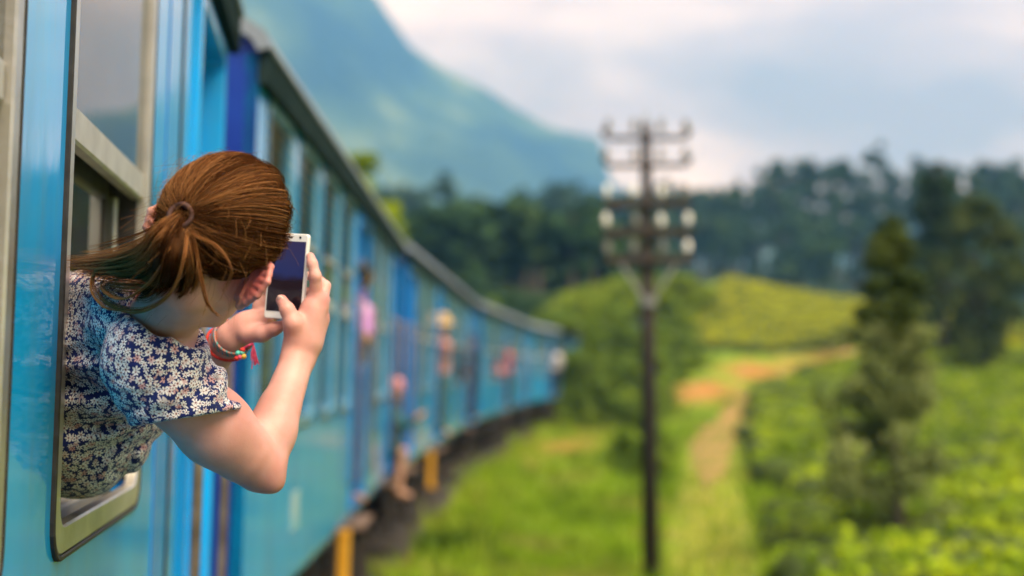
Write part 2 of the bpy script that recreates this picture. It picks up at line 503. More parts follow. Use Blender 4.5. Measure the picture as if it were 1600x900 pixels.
def make_bogie(parent, y):
    bg = MB()
    for x in (-.42, -2.28):
        bg.box(x - .06, x + .06, -1.35, 1.35, .52, .68, .02)
        for yy in (-1.0, 1.0):
            bg.box(x - .10, x + .10, yy - .16, yy + .16, .36, .62, .03)      # axle boxes
        for yy in (-.25, 0, .25):
            bg.tube([(x, yy, .42), (x, yy, .86)], .085, 8)
    bg.box(-2.2, -.5, -.2, .2, .5, .66)
    o = bg.build("bogie", M['under'], parent, loc=(0, y, 0))
    def wh():
        b = MB()
        prof = [(.03, .06), (.11, .06), (.11, .14), (.05, .17), (.05, .36), (.11, .38), (.11, .435), (.0, .44), (-.03, .465), (-.05, .465), (-.05, .38), (.0, .36), (.0, .17), (.03, .14)]
        n = 24; vs = []; fs = []
        for k in range(n):
            a = 2 * math.pi * k / n
            for px, pr in prof: vs.append((px, pr * math.cos(a), pr * math.sin(a)))
        m_ = len(prof)
        for k in range(n):
            for j in range(m_):
                fs.append((k * m_ + j, k * m_ + (j + 1) % m_, ((k + 1) % n) * m_ + (j + 1) % m_, ((k + 1) % n) * m_ + j))
        b.add(vs, fs); return b.mesh("wheel", M['wheel'])
    for x, s in ((-.68, 1), (-2.02, -1)):
        for yy in (-1.0, 1.0):
            obj("wheel", cached('wheel', wh), o, loc=(x, yy, .46), rot=(0, 0, 0 if s > 0 else math.pi))
    for yy in (-1.0, 1.0):
        MB().tube([(-2.3, yy, .46), (-.4, yy, .46)], .07, 10).build("axle", M['under'], o)
    return o

def make_car(label, x, y, heading_deg, L, windows, doors, w_win=.80, bogies=(2.4,), y_from=0.0, group="coaches of the blue train", yellow=()):
    a = math.radians(heading_deg)
    off = -CAMZ * math.sin(CANT)
    root = empty("railway_coach", (x + off * math.cos(a), y - off * math.sin(a), 0.0), (0, CANT, -a))
    tag(root, label, "railway coach", group)
    holes = [(wy, wy + ww, Z_SILL, Z_TOP) for wy, ww, k in windows] + [(dy, dy + dw, 1.05, 3.22) for dy, dw, o in doors]
    obj("side_wall", wall_mesh("side_wall", M['blue'], y_from, L, Z_SOLE + .10, Z_GUT, holes), root)
    left = obj("side_wall", wall_mesh("side_wall", M['blue'], y_from, L, Z_SOLE + .10, Z_GUT, holes, x_out=-CAR_W + .055), root)
    lining_h = [(h[0] - .012, h[1] + .012, h[2] - .012, h[3] + .012) for h in holes]
    obj("wall_lining", wall_mesh("wall_lining", M['interior'], y_from + .06, L - .06, Z_FLOOR, Z_GUT + .05, lining_h, x_out=-.058, th=.012), root)
    obj("wall_lining", wall_mesh("wall_lining", M['interior'], y_from + .06, L - .06, Z_FLOOR, Z_GUT + .05, lining_h, x_out=-CAR_W + .072, th=.012), root)
    # turned-under lower edge
    for sgn, xo in ((1, 0.0), (-1, -CAR_W)):
        prof = [(0, .10)] + [(-.13 * (1 - math.cos(t)), .10 - .15 * math.sin(t)) for t in np.linspace(.1, math.pi / 2, 6)] + [(-.2, -.05), (-.2, .10)]
        MB().prism([(xo + sgn * p[0] + (-.0 if sgn > 0 else 0), Z_SOLE + p[1]) for p in prof], y_from, L).build("skirt", M['blue'], root, smooth=False)
    # roof shell
    outer = roof_profile(.055, -CAR_W - .055, Z_GUT + .035, .26)
    inner = roof_profile(.0, -CAR_W, Z_GUT + .005, .23)
    prof = outer + [(-CAR_W - .055, Z_GUT + .02)] + inner[::-1] + [(.055, Z_GUT + .02)]
    MB().prism(prof, y_from - .05, L + .05).build("roof", M['roof'], root, smooth=False)
    for xo, x1 in ((.0, .045), (-CAR_W - .045, -CAR_W)):
        MB().box(xo, x1, y_from - .02, L + .02, Z_GUT - .13, Z_GUT + .019).build("shadowed_rain_gutter", M['gutter_shadow'], root)
    MB().box(-CAR_W + .07, -.07, y_from + .05, L - .05, Z_FLOOR - .06, Z_FLOOR).build("floor", M['floor'], root)
    # end walls, shadow put into their blue, with the roof's curve
    ip = [(-.002, Z_SOLE + .1)] + [(p[0], p[1]) for p in inner] + [(-CAR_W + .002, Z_SOLE + .1)]
    ends = [L] if y_from < -1 else [y_from, L]
    for ye in ends:
        s = 1 if ye > 0.5 else -1
        MB().prism(ip, ye if s < 0 else ye - .05, ye + .05 if s < 0 else ye).build("end_wall", M['end_blue_shaded'], root)
        MB().box(-CAR_W / 2 - .55, -CAR_W / 2 + .55, min(ye, ye + s * .28), max(ye, ye + s * .28), 1.0, 3.3, .05).build("gangway", M['under'], root)
        MB().tube([(-.55, ye, .98), (-.55, ye + s * .26, .98)], .09, 12).tube([(-.55, ye + s * .26, .98), (-.55, ye + s * .30, .98)], .19, 14).build("buffer", M['under'], root)
    # seats
    def st():
        b = MB(); b.box(-.98, -.12, -.06, .06, Z_FLOOR + .30, Z_FLOOR + 1.02, .03); b.box(-.98, -.12, .06, .48, Z_FLOOR + .32, Z_FLOOR + .45, .03)
        b.box(-.2, -.14, -.04, .4, Z_FLOOR, Z_FLOOR + .34); b.box(-.9, -.84, -.04, .4, Z_FLOOR, Z_FLOOR + .34)
        return b.mesh("seat", M['seat'])
    for wy, ww, k in windows:
        if wy > y_from + .3:
            obj("seat", cached('seat', st), root, loc=(0, wy - .19, 0))
            obj("seat", cached('seat', st), root, loc=(-CAR_W, wy - .19, 0)).rotation_euler = (0, 0, 0)
            root.children[-1].location.x = -1.6
    for wy, ww, k in windows:
        make_window(root, wy, ww, k, fmat='alu' if y_from < -1 else 'frame_sky_tint')
    for dy, dw, o in doors:
        make_door(root, dy, dw, o, 'blue' if y_from < -1 else 'blue_stripe')
    # underframe
    ub = MB()
    ub.box(-2.3, -.40, y_from + .3, L - .3, .72, .90)
    ub.build("underframe", M['under'], root)
    for by in bogies: make_bogie(root, by)
    rr_ = random.Random(int(L * 100 + x * 37))
    yy = max(y_from, 0) + 4.3
    while yy < L - 4.6:
        ln = rr_.uniform(.5, 1.1)
        MB().box(-.62, -.24, yy, yy + ln, rr_.uniform(.34, .45), .74, .03).build("equipment_box", M['under'], root)
        yy += ln + rr_.uniform(.25, .6)
    for yv in yellow:
        MB().box(-.06, .02, yv, yv + .16, .42, .93, .01).box(-.05, .06, yv + .02, yv + .14, .42, .45).build("footstep", M['yellow'], root)
    return root

OFF_A = 0.442
HA = math.radians(-7.03)
def a_point(s, n=0.0):
    d = np.array((math.sin(HA), math.cos(HA))); r = np.array((math.cos(HA), -math.sin(HA)))
    return d * s + r * (n - OFF_A)
def a_s(u):
    return OFF_A / math.tan(-(math.atan((u - 800) / F) - HA))

SA0 = -2.6                                   # car A is built from just behind the camera
pA = a_point(0.0)
wA = .94
car_a = make_car("nearest blue coach, its side filling the left, with the woman leaning from its window",
                 pA[0], pA[1], -7.03, 5.40,
                 [(-.29, wA, 'plain'), (1.02, wA, 'plain'), (2.37, wA, 'open')],
                 [(4.28, .86, False)], y_from=SA0, bogies=(2.6,))
car_b = make_car("blue coach with louvred windows, second in the train, right behind the woman's head",
                 (390 - 800) / F * 5.92, 5.92, -.93, 9.75,
                 [(.30, .76, 'louvre'), (1.38, .76, 'louvre'), (2.46, .76, 'louvre'), (3.54, .76, 'louvre'), (5.95, .62, 'plain'), (6.75, .62, 'plain'), (7.55, .62, 'plain')],
                 [(4.62, .95, True), (8.45, .95, True)], bogies=(2.0, 7.6), yellow=(4.35,))
M['patch'] = noise_mat("worn_paint", (.16, .40, .48), (.42, .50, .46), scale=9, rough=.6)
MB().box(-.002, .0035, 1.42, 1.70, 1.26, 1.46).build("worn_patch", M['patch'], car_b)
MB().box(-.002, .004, 3.92, 3.955, 1.06, 3.28).build("seam_strip", M['rubber'], car_a)
MB().box(-.002, .003, 3.62, 3.64, 1.06, 3.28).build("seam_strip", M['blue_stripe'], car_a)
for _z in (1.50, 1.30, 1.12):
    MB().tube([(0, 2.40, _z), (.004, 2.40, _z), (.007, 2.40, _z)], [.010, .009, .004], 10).build("rivet", M['alu'], car_a, smooth=True)
def reg(n, y0, w=.74, pitch=1.02, kind='plain', skip=()):
    return [(y0 + i * pitch, w, kind) for i in range(n) if i not in skip]
car_c = make_car("blue coach third in the train, straw-hatted passenger at its door",
                 -1.217, 16.1, 1.84, 14.3, reg(12, 1.05, skip=(3, 4, 10)), [(.12, .85, False), (4.35, .95, True), (11.3, .95, True)], bogies=(2.3, 12.0), yellow=(3.9,))
car_d = make_car("blue coach fourth in the train where the curve begins to tighten",
                 -.70, 31.0, 5.0, 15.0, reg(13, .9, skip=(5, 11)), [(5.95, .95, True), (12.05, .95, True)], bogies=(2.3, 12.7))
car_e = make_car("farthest blue coach, disappearing behind the green shrubs",
                 .60, 46.4, 8.6, 15.0, reg(13, .9, skip=(4, 10)), [(4.95, .95, True), (11.05, .95, True)], bogies=(2.3, 12.7))

# ------------------------------------------------------------------ terrain
TRACK = []                                     # right-hand wall line of the coaches, then the centre line
for (x, y, h, y0, L) in ((pA[0], pA[1], -7.03, -40.0, 5.4), (-1.092, 5.92, -.93, 0, 9.75), (-1.217, 16.1, 1.84, 0, 14.3), (-.70, 31.0, 5.0, 0, 15.0), (.60, 46.4, 8.6, 0, 15.0), (2.9, 61.2, 11.0, 0, 9.0)):
    a = math.radians(h); n = 12
    for k in range(n):
        s = y0 + (L - y0) * k / n
        TRACK.append((x + math.sin(a) * s - 1.35 * math.cos(a), y + math.cos(a) * s + 1.35 * math.sin(a)))
TRACK = np.array(TRACK)

ctrl_px = [  # (u, v, depth): points of the ground as the photograph shows them
    (620, 900, 14.6), (700, 900, 15.2), (900, 900, 16.5), (1110, 900, 17.6), (1300, 900, 17.0), (1600, 900, 16.4),
    (720, 800, 22.5), (800, 745, 28.5), (900, 740, 28.5), (880, 680, 42), (880, 645, 60),
    (1000, 760, 27), (1110, 760, 31), (1120, 690, 45), (1060, 690, 43), (1150, 650, 55), (1200, 618, 62), (1290, 575, 71),
    (1100, 607, 62), (1180, 580, 67), (1040, 600, 64),
    (1110, 556, 70), (1230, 550, 72), (1330, 530, 73),
    (1060, 440, 96), (1150, 447, 100), (1240, 462, 98), (1340, 492, 92), (1480, 520, 88), (1600, 548, 84),
    (960, 470, 92), (890, 500, 84), (905, 615, 63), (1000, 560, 74),
    (1190, 612, 58), (1190, 740, 30.5), (1300, 600, 58), (1450, 578, 64), (1600, 570, 66), (1450, 640, 44), (1600, 690, 33), (1320, 720, 32), (1400, 780, 24), (1750, 640, 40), (1800, 560, 70),
    (1150, 500, 165), (1400, 490, 165), (1650, 520, 150), (900, 510, 170), (700, 500, 190), (560, 500, 190),
    (1150, 445, 230), (1400, 440, 230), (1650, 450, 220), (900, 440, 240), (700, 425, 270), (560, 425, 270),
]
cp = [P(*c) for c in ctrl_px]
for x, y in TRACK[::4]:
    for o in (-7., -3.4, 1.7): cp.append(np.array((x + o, y, -.22 if o > -5 else .8)))
for x, y, z in ((8, 3, -.5), (20, -10, -1.5), (40, 10, .5), (70, 40, 2), (-30, 0, 4), (-40, 40, 8), (-30, 80, 8), (0, -30, -.4), (-60, 150, 9), (120, 120, 6), (150, 250, 20), (-120, 250, 24), (60, -60, -3), (-60, -60, 6)):
    cp.append(np.array((x, y, z), float))
cp = np.array(cp)
_d = np.linalg.norm(cp[:, None, :2] - cp[None, :, :2], axis=2)
_n = len(cp)
A_ = np.zeros((_n + 3, _n + 3)); A_[:_n, :_n] = -_d + np.eye(_n) * 0.6
A_[:_n, _n] = 1; A_[:_n, _n + 1:] = cp[:, :2]; A_[_n:, :_n] = A_[:_n, _n:].T
W_ = np.linalg.solve(A_, np.concatenate([cp[:, 2], np.zeros(3)]))

def vnoise(x, y, seed=0):
    """smooth value noise"""
    xi, yi = np.floor(x).astype(np.int64), np.floor(y).astype(np.int64)
    fx, fy = x - xi, y - yi
    fx, fy = fx * fx * (3 - 2 * fx), fy * fy * (3 - 2 * fy)
    def h(a, b):
        n = (a * 374761393 + b * 668265263 + seed * 974711) & 0x7fffffff
        n = ((n ^ (n >> 13)) * 1274126177) & 0x7fffffff
        return ((n ^ (n >> 16)) & 0xffff) / 65535.0
    return (h(xi, yi) * (1 - fx) + h(xi + 1, yi) * fx) * (1 - fy) + (h(xi, yi + 1) * (1 - fx) + h(xi + 1, yi + 1) * fx) * fy
def fbm(x, y, o=4, seed=0):
    s = 0; a = .5
    for k in range(o):
        s = s + a * vnoise(x * 2 ** k, y * 2 ** k, seed + k); a *= .5
    return s - .47

def track_dist(x, y):
    q = np.stack([x, y], -1)
    best = np.full(x.shape, 1e9)
    for i in range(len(TRACK) - 1):
        a, b = TRACK[i], TRACK[i + 1]; ab = b - a
        t = np.clip(((q - a) @ ab) / (ab @ ab), 0, 1)
        best = np.minimum(best, np.linalg.norm(q - (a + t[..., None] * ab), axis=-1))
    return best

def ground_z(x, y):
    x = np.asarray(x, float); y = np.asarray(y, float)
    sh = x.shape; xf, yf = x.ravel(), y.ravel()
    z = np.empty(len(xf))
    for i in range(0, len(xf), 20000):
        sl = slice(i, i + 20000)
        r = np.hypot(xf[sl, None] - cp[None, :, 0], yf[sl, None] - cp[None, :, 1])
        z[sl] = -r @ W_[:_n] + W_[_n] + xf[sl] * W_[_n + 1] + yf[sl] * W_[_n + 2]
    rad = np.hypot(xf, yf)
    far = np.clip((rad - 260) / 200, 0, 1)
    z = z * (1 - far) + 24 * far + 8 * far * fbm(xf / 300, yf / 300, 3, 9)
    td = track_dist(xf, yf)
    amp = np.clip((td - 2) / 6, 0, 1) * np.clip(rad / 40, .25, 1.6)
    z = z + amp * (.55 * fbm(xf / 5, yf / 5, 3, 2))
    k = np.clip((td - 1.35) / 1.6, 0, 1); k = k * k * (3 - 2 * k)
    z = z * k + (-.14) * (1 - k)
    return z.reshape(sh)

# polar sheet round the camera, fine in the view, out to the horizon
ang = np.concatenate([np.linspace(-180, -32, 38)[:-1], np.linspace(-32, 32, 260), np.linspace(32, 180, 38)[1:-1]])
rad = np.concatenate([[.6], np.geomspace(1.5, 320, 230), np.geomspace(340, 2600, 22)])
AA, RR = np.meshgrid(np.radians(ang), rad)
GX, GY = RR * np.sin(AA), RR * np.cos(AA)
GZ = ground_z(GX, GY)
nr, na = GX.shape
idx = np.arange(nr * na).reshape(nr, na)
i00 = idx[:-1, :]; i10 = idx[1:, :]
i01 = np.roll(idx, -1, 1)[:-1, :]; i11 = np.roll(idx, -1, 1)[1:, :]
gf = np.stack([i00, i01, i11, i10], -1).reshape(-1, 4)

def inside(poly, u, v):
    c = np.zeros(u.shape, bool); n = len(poly)
    for i in range(n):
        x1, y1 = poly[i]; x2, y2 = poly[(i + 1) % n]
        cond = ((y1 > v) != (y2 > v)) & (u < (x2 - x1) * (v - y1) / (y2 - y1 + 1e-9) + x1)
        c ^= cond
    return c

# where the soil is bare (its own colour): fields of world points, found from a few ground points
def soil_amount(x, y, track=True):
    s = np.zeros(x.shape)
    for (u, v, d, rx, k) in ((1100, 602, 62, 1.4, 1.), (1178, 576, 67, 1.3, 1.), (1245, 563, 69, .9, .7), (1300, 554, 71, 1.1, .8), (730, 790, 23.5, .8, .75), (640, 885, 15.2, .5, .6), (860, 690, 40, 1.6, .7), (1112, 860, 20, .5, .25), (1108, 800, 25, .6, .35), (1040, 745, 30, .6, .5), (820, 715, 33, 1.1, .5), (905, 655, 52, 2., .5)):
        p = P(u, v, d)
        r = np.hypot((x - p[0]), (y - p[1]) * .55) / rx
        s = np.maximum(s, k * np.clip(1.5 - r + 1.1 * fbm(x * 1.3, y * 1.3, 3, 5), 0, 1))
    pp = np.array([P(*q)[:2] for q in ((1130, 960, 14.5), (1118, 900, 17.6), (1112, 820, 23), (1108, 760, 31), (1112, 715, 38), (1126, 685, 46), (1150, 655, 54))])
    dp = np.min(np.hypot(x[:, None] - np.interp(np.linspace(0, 6, 60), range(7), pp[:, 0])[None], y[:, None] - np.interp(np.linspace(0, 6, 60), range(7), pp[:, 1])[None]), 1)
    s = np.maximum(s, .24 * np.clip(1.4 - dp / .7 + 1.2 * fbm(x * .9, y * .9, 3, 25), 0, 1))
    if not track: return s
    td = track_dist(x, y)
    s = np.maximum(s, .75 * np.clip((2.5 - td) / .9 + .8 * fbm(x * 1.1, y * 1.1, 3, 15), 0, 1))
    return s
soil = soil_amount(GX.ravel(), GY.ravel())
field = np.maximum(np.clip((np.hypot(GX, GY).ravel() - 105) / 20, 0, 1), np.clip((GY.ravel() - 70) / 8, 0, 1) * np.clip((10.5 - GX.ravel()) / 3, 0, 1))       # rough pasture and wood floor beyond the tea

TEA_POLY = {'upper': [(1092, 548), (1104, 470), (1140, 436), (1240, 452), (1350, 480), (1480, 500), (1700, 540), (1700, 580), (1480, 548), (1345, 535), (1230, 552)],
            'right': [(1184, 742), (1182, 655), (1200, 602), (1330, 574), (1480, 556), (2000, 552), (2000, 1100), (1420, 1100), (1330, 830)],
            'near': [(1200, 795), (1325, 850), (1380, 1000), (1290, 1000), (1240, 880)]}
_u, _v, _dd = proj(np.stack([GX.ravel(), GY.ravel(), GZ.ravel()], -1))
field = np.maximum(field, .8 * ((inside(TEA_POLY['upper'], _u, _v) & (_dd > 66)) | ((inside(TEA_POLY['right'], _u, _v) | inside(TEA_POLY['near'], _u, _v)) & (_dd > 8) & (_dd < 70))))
gm, nt, gb = mat_new("ground_grass")
def gattr(name):
    n = N(nt, "ShaderNodeAttribute"); n.attribute_name = name; return n.outputs["Fac"]
geo = N(nt, "ShaderNodeNewGeometry")
def gnoise(scale, detail=4):
    n = N(nt, "ShaderNodeTexNoise"); n.inputs["Scale"].default_value = scale; n.inputs["Detail"].default_value = detail
    nt.links.new(geo.outputs["Position"], n.inputs["Vector"]); return n.outputs["Fac"]
def ramp(fac, stops):
    r = N(nt, "ShaderNodeValToRGB")
    r.color_ramp.elements[0].position, r.color_ramp.elements[0].color = stops[0][0], (*stops[0][1], 1)
    r.color_ramp.elements[1].position, r.color_ramp.elements[1].color = stops[-1][0], (*stops[-1][1], 1)
    for p_, c_ in stops[1:-1]:
        e_ = r.color_ramp.elements.new(p_); e_.color = (*c_, 1)
    nt.links.new(fac, r.inputs["Fac"]); return r.outputs["Color"]
def mixc(f, a, b):
    m_ = N(nt, "ShaderNodeMix", data_type='RGBA')
    nt.links.new(f, m_.inputs["Factor"]); nt.links.new(a, m_.inputs["A"]); nt.links.new(b, m_.inputs["B"]); return m_.outputs["Result"]
grass = ramp(gnoise(.55, 6), [(.30, (.05, .10, .010)), (.45, (.13, .21, .014)), (.6, (.20, .29, .018)), (.72, (.24, .21, .05))])
soilc = ramp(gnoise(2.2, 5), [(.3, (.24, .095, .025)), (.55, (.42, .18, .05)), (.7, (.48, .28, .10))])
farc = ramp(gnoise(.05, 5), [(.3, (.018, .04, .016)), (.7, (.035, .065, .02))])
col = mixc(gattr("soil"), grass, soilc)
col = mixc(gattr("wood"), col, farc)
nt.links.new(col, gb.inputs["Base Color"]); gb.inputs["Roughness"].default_value = .95; gb.inputs["Specular IOR Level"].default_value = .15
bp = N(nt, "ShaderNodeBump"); bp.inputs["Distance"].default_value = .25; bp.inputs["Strength"].default_value = .8
nt.links.new(gnoise(2.5, 6), bp.inputs["Height"]); nt.links.new(bp.outputs[0], gb.inputs["Normal"])
g_mesh = np_mesh("ground", np.stack([GX, GY, GZ], -1).reshape(-1, 3), gf[:, ::-1], gm)
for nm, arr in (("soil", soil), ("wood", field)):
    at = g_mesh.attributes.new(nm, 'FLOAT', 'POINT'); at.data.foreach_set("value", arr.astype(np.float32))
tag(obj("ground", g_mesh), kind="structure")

def strip(name, pts_uvd, widths, mat, lift=.03, n=80, kind="structure"):
    pw = np.array([P(*p)[:2] for p in pts_uvd])
    t = np.linspace(0, len(pw) - 1, n); i = np.clip(t.astype(int), 0, len(pw) - 2); f = t - i
    def cr(A):
        A = np.vstack([2 * A[0] - A[1], A, 2 * A[-1] - A[-2]])
        a, b, c, d = A[i], A[i + 1], A[i + 2], A[i + 3]; ff = f[:, None]
        return .5 * (2 * b + (c - a) * ff + (2 * a - 5 * b + 4 * c - d) * ff ** 2 + (3 * b - 3 * c + d - a) * ff ** 3)
    c = cr(pw); wd = np.interp(t, range(len(widths)), widths)
    tg = np.gradient(c, axis=0); tg /= np.linalg.norm(tg, axis=1)[:, None]; nn = np.stack([tg[:, 1], -tg[:, 0]], 1)
    m_ = 9; rows = []
    for k in range(m_):
        e = (k / (m_ - 1) - .5)
        jit = .18 * fbm(t * 1.7 + k * 0, t * 0 + (5 if e < 0 else 9), 3, 3)
        q = c + nn * (wd * (e + np.sign(e) * jit * (abs(e) > .3)))[:, None]
        z = ground_z(q[:, 0], q[:, 1]) + lift * (1 - (2 * abs(e)) ** 4) - .015 * (abs(e) > .45)
        rows.append(np.column_stack([q, z]))
    v = np.array(rows).transpose(1, 0, 2).reshape(-1, 3)
    ii = np.arange(n * m_).reshape(n, m_)
    fc = np.stack([ii[:-1, :-1], ii[:-1, 1:], ii[1:, 1:], ii[1:, :-1]], -1).reshape(-1, 4)
    return tag(obj(name, np_mesh(name, v, fc, mat)), kind=kind)

M['path'] = noise_mat("dry_path", (.17, .17, .03), (.37, .21, .09), scale=.8, rough=.95, bump=.4, bscale=6, coord="Object", c2=(.26, .19, .06), spec=.1)
strip("path", [(1108, 790, 26.5), (1108, 760, 31), (1112, 715, 38), (1126, 685, 46), (1150, 655, 54), (1195, 622, 61), (1260, 595, 67), (1330, 570, 72)],
      [.12, .6, 1.2, 1.7, 2.1, 1.9, 1.4, 1.0], M['path'], lift=.05, n=120)

# track bed and rails under the coaches
M['ballast'] = noise_mat("ballast_stone", (.028, .023, .018), (.085, .07, .056), scale=9, rough=.95, bump=1.0, bscale=18, bdist=.05)
M['rail'] = noise_mat("rail_steel", (.10, .07, .05), (.22, .17, .13), scale=5, rough=.5, metallic=.6)
tg = np.gradient(TRACK, axis=0); tg /= np.linalg.norm(tg, axis=1)[:, None]; tn = np.stack([tg[:, 1], -tg[:, 0]], 1)
def sweep(name, prof, mat):
    n = len(TRACK); m_ = len(prof)
    v = np.array([[(*(TRACK[i] + tn[i] * o), z) for o, z in prof] for i in range(n)]).reshape(-1, 3)
    fc = []
    for i in range(n - 1):
        for k in range(m_ - 1): fc.append((i * m_ + k, i * m_ + k + 1, (i + 1) * m_ + k + 1, (i + 1) * m_ + k))
    return tag(obj(name, np_mesh(name, v, np.array(fc), mat, False)), kind="structure")
sweep("track_bed", [(-1.5, -.24), (-1.2, -.10), (1.2, -.10), (1.5, -.24)], M['ballast'])
_bs = np.array([(*(np.array(pA) + np.array((math.sin(HA), math.cos(HA))) * s_ + np.array((math.cos(HA), -math.sin(HA))) * o_), z_) for s_ in np.linspace(-14, 8.2, 24) for o_, z_ in ((-.1, -.118), (1.2, -.105), (2.3, -.12), (3.0, -.25))])  # unseen dark strip added to cut the yellow ground bounce on the dress
_bi = np.arange(96).reshape(24, 4)
tag(obj("added_dark_verge", np_mesh("added_dark_verge", _bs, np.stack([_bi[:-1, :-1], _bi[:-1, 1:], _bi[1:, 1:], _bi[1:, :-1]], -1).reshape(-1, 4), M['ballast'])), kind="structure")
for o in (-.67, .67):
    sweep("rail", [(o - .07, -.139), (o - .02, -.11), (o - .035, -.03), (o - .03, -.0), (o + .03, -.0), (o + .035, -.03), (o + .02, -.11), (o + .07, -.139)], M['rail'])

# ------------------------------------------------------------------ mountain
def mountain():
    # ridge seen in the picture: (u, v) of the crest at a distance
    nu, nd = 260, 150
    xs = np.linspace(-2300, 560, nu); ds = np.linspace(0, 1, nd)
    crest_u = np.array([-1200, -400, 0, 200, 400, 540, 600, 640, 680, 740, 790, 830, 870, 900, 925, 942, 951, 962, 985, 1040, 1120, 1300])
    crest_v = np.array([-120, -330, -420, -360, -210, -70, 10, 62, 90, 126, 157, 183, 198, 203, 206, 216, 262, 290, 296, 304, 318, 340])
    D0 = 1900.
    cu = 800 + xs / D0 * F
    cv = np.interp(cu, crest_u, crest_v)
    H = (575 - cv) / F * D0
    H = H + 16 * fbm(xs / 60, xs * 0 + 3, 4, 21)
    Xg, Tg = np.meshgrid(xs, ds, indexing='ij')
    Hg = np.repeat(H[:, None], nd, 1)
    # profile from the foot (t=0) up to the crest (t=.62) and down behind
    up = np.clip(Tg / .62, 0, 1)
    prof = np.where(Tg < .62, .30 * up + .70 * up ** 1.7, 1 - ((Tg - .62) / .38) ** 1.5 * .6)
    Yg = 950 + Tg * 1532
    z = Hg * prof
    gul = fbm(Xg / 170 + .5 * fbm(Yg / 300, Xg / 300, 2, 4), Yg / 520, 4, 31)
    z = z + gul * 250 * np.sin(np.pi * np.clip(Tg / .66, 0, 1)) ** 1.2 * np.clip(Hg / 260, .2, 1) + 26 * fbm(Xg / 40, Yg / 50, 3, 8) * np.clip(1 - abs(Tg - .62) * 2, 0.1, 1) * (up < .97)
    Xs = Xg * (Yg / D0) ** .35
    v = np.stack([Xs, Yg, z + 2.1 + 0 * z], -1).reshape(-1, 3)
    ii = np.arange(nu * nd).reshape(nu, nd)
    fc = np.stack([ii[:-1, :-1], ii[1:, :-1], ii[1:, 1:], ii[:-1, 1:]], -1).reshape(-1, 4)
    m_ = noise_mat("mountain_forest", (.006, .02, .016), (.11, .15, .06), scale=.006, rough=1.0, bump=.8, bscale=.03, bdist=14, detail=8, p0=.40, p1=.66, c2=(.03, .06, .02), spec=.05)
    return tag(obj("mountain", np_mesh("mountain", v, fc, m_)), kind="structure")
mountain()

# ------------------------------------------------------------------ vegetation
def leaf_quads(c, size, rng, up=.35, out=None, aspect=.55, jitter=.35):
    """c (n,3) leaf centres -> rhombic leaf faces with their own tilt"""
    n = len(c)
    nrm = rng.normal(size=(n, 3))
    if out is not None: nrm = nrm * .8 + out * 1.1
    nrm[:, 2] += up
    nrm /= np.linalg.norm(nrm, axis=1)[:, None] + 1e-9
    t = np.cross(nrm, rng.normal(size=(n, 3))); t /= np.linalg.norm(t, axis=1)[:, None] + 1e-9
    b = np.cross(nrm, t)
    s = size * (1 + jitter * (rng.random(n) * 2 - 1)); s = s[:, None]
    v = np.stack([c - t * s, c - b * s * aspect + nrm * s * .12, c + t * s, c + b * s * aspect + nrm * s * .12], 1).reshape(-1, 3)
    f = np.arange(n * 4).reshape(n, 4)
    return v, f

def clump_leaves(centres, radii, per, size, rng, flat=.8, **kw):
    n = len(centres)
    d = rng.normal(size=(n, per, 3)); d /= np.linalg.norm(d, axis=2)[..., None]
    r = (rng.random((n, per, 1)) ** .45)
    d[..., 2] *= flat
    p = centres[:, None] + d * r * np.asarray(radii)[:, None, None]
    return leaf_quads(p.reshape(-1, 3), size, rng, out=d.reshape(-1, 3), **kw)

def leaf_mat(name, dark, mid, light, scale=1.2, transl=.22):
    return noise_mat(name, dark, light, scale=scale, c2=mid, rough=.65, spec=.05, detail=6, p0=.32, p1=.68, transl=transl, coord="Object")
M['bark'] = noise_mat("bark", (.055, .04, .03), (.14, .105, .08), scale=6, rough=.95, bump=.8, stretch=(1, 1, .2))
M['leaf_dark'] = leaf_mat("leaf_dark", (.014, .034, .012), (.03, .058, .018), (.055, .085, .02))
M['leaf_mid'] = leaf_mat("leaf_mid", (.055, .10, .012), (.12, .195, .018), (.21, .29, .026))
M['leaf_olive'] = leaf_mat("leaf_olive", (.022, .040, .010), (.055, .080, .016), (.11, .135, .028))
M['leaf_lime'] = leaf_mat("leaf_lime", (.09, .14, .010), (.19, .27, .014), (.31, .38, .02))
M['leaf_grey'] = leaf_mat("leaf_grey", (.09, .12, .04), (.18, .22, .07), (.30, .33, .13), transl=.35)
M['leaf_far'] = leaf_mat("leaf_far", (.018, .048, .018), (.038, .082, .025), (.075, .12, .032), scale=.35)
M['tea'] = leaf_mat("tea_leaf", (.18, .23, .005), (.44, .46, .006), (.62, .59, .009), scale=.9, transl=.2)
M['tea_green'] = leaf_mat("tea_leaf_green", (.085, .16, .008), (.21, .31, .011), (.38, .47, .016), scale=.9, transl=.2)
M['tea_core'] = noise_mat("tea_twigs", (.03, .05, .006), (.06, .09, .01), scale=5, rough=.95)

def trunk_mb(h, r0, bends, rng, limbs=(), lean=(0, 0)):
    b = MB()
    pts = []; n = 7
    for k in range(n):
        t = k / (n - 1)
        pts.append((lean[0] * t * h + bends * math.sin(2.3 * t + 1), lean[1] * t * h + bends * .6 * math.sin(3.1 * t), -.15 + (h + .15) * t))
    b.tube(pts, [r0 * (1.25 if k == 0 else 1) * (1 - .8 * k / (n - 1)) for k in range(n)], 7)
    for z, a, ln, rise in limbs:
        k = min(n - 2, int(z / h * (n - 1))); p = Vector(pts[k]).lerp(Vector(pts[k + 1]), z / h * (n - 1) - k)
        q = p + Vector((math.cos(a) * ln, math.sin(a) * ln, ln * rise)); m_ = p.lerp(q, .5) + Vector((0, 0, -.06 * ln))
        rr0 = r0 * (1 - .75 * z / h) * .55
        b.tube([p, m_, q], [rr0, rr0 * .65, rr0 * .25], 5)
    return b

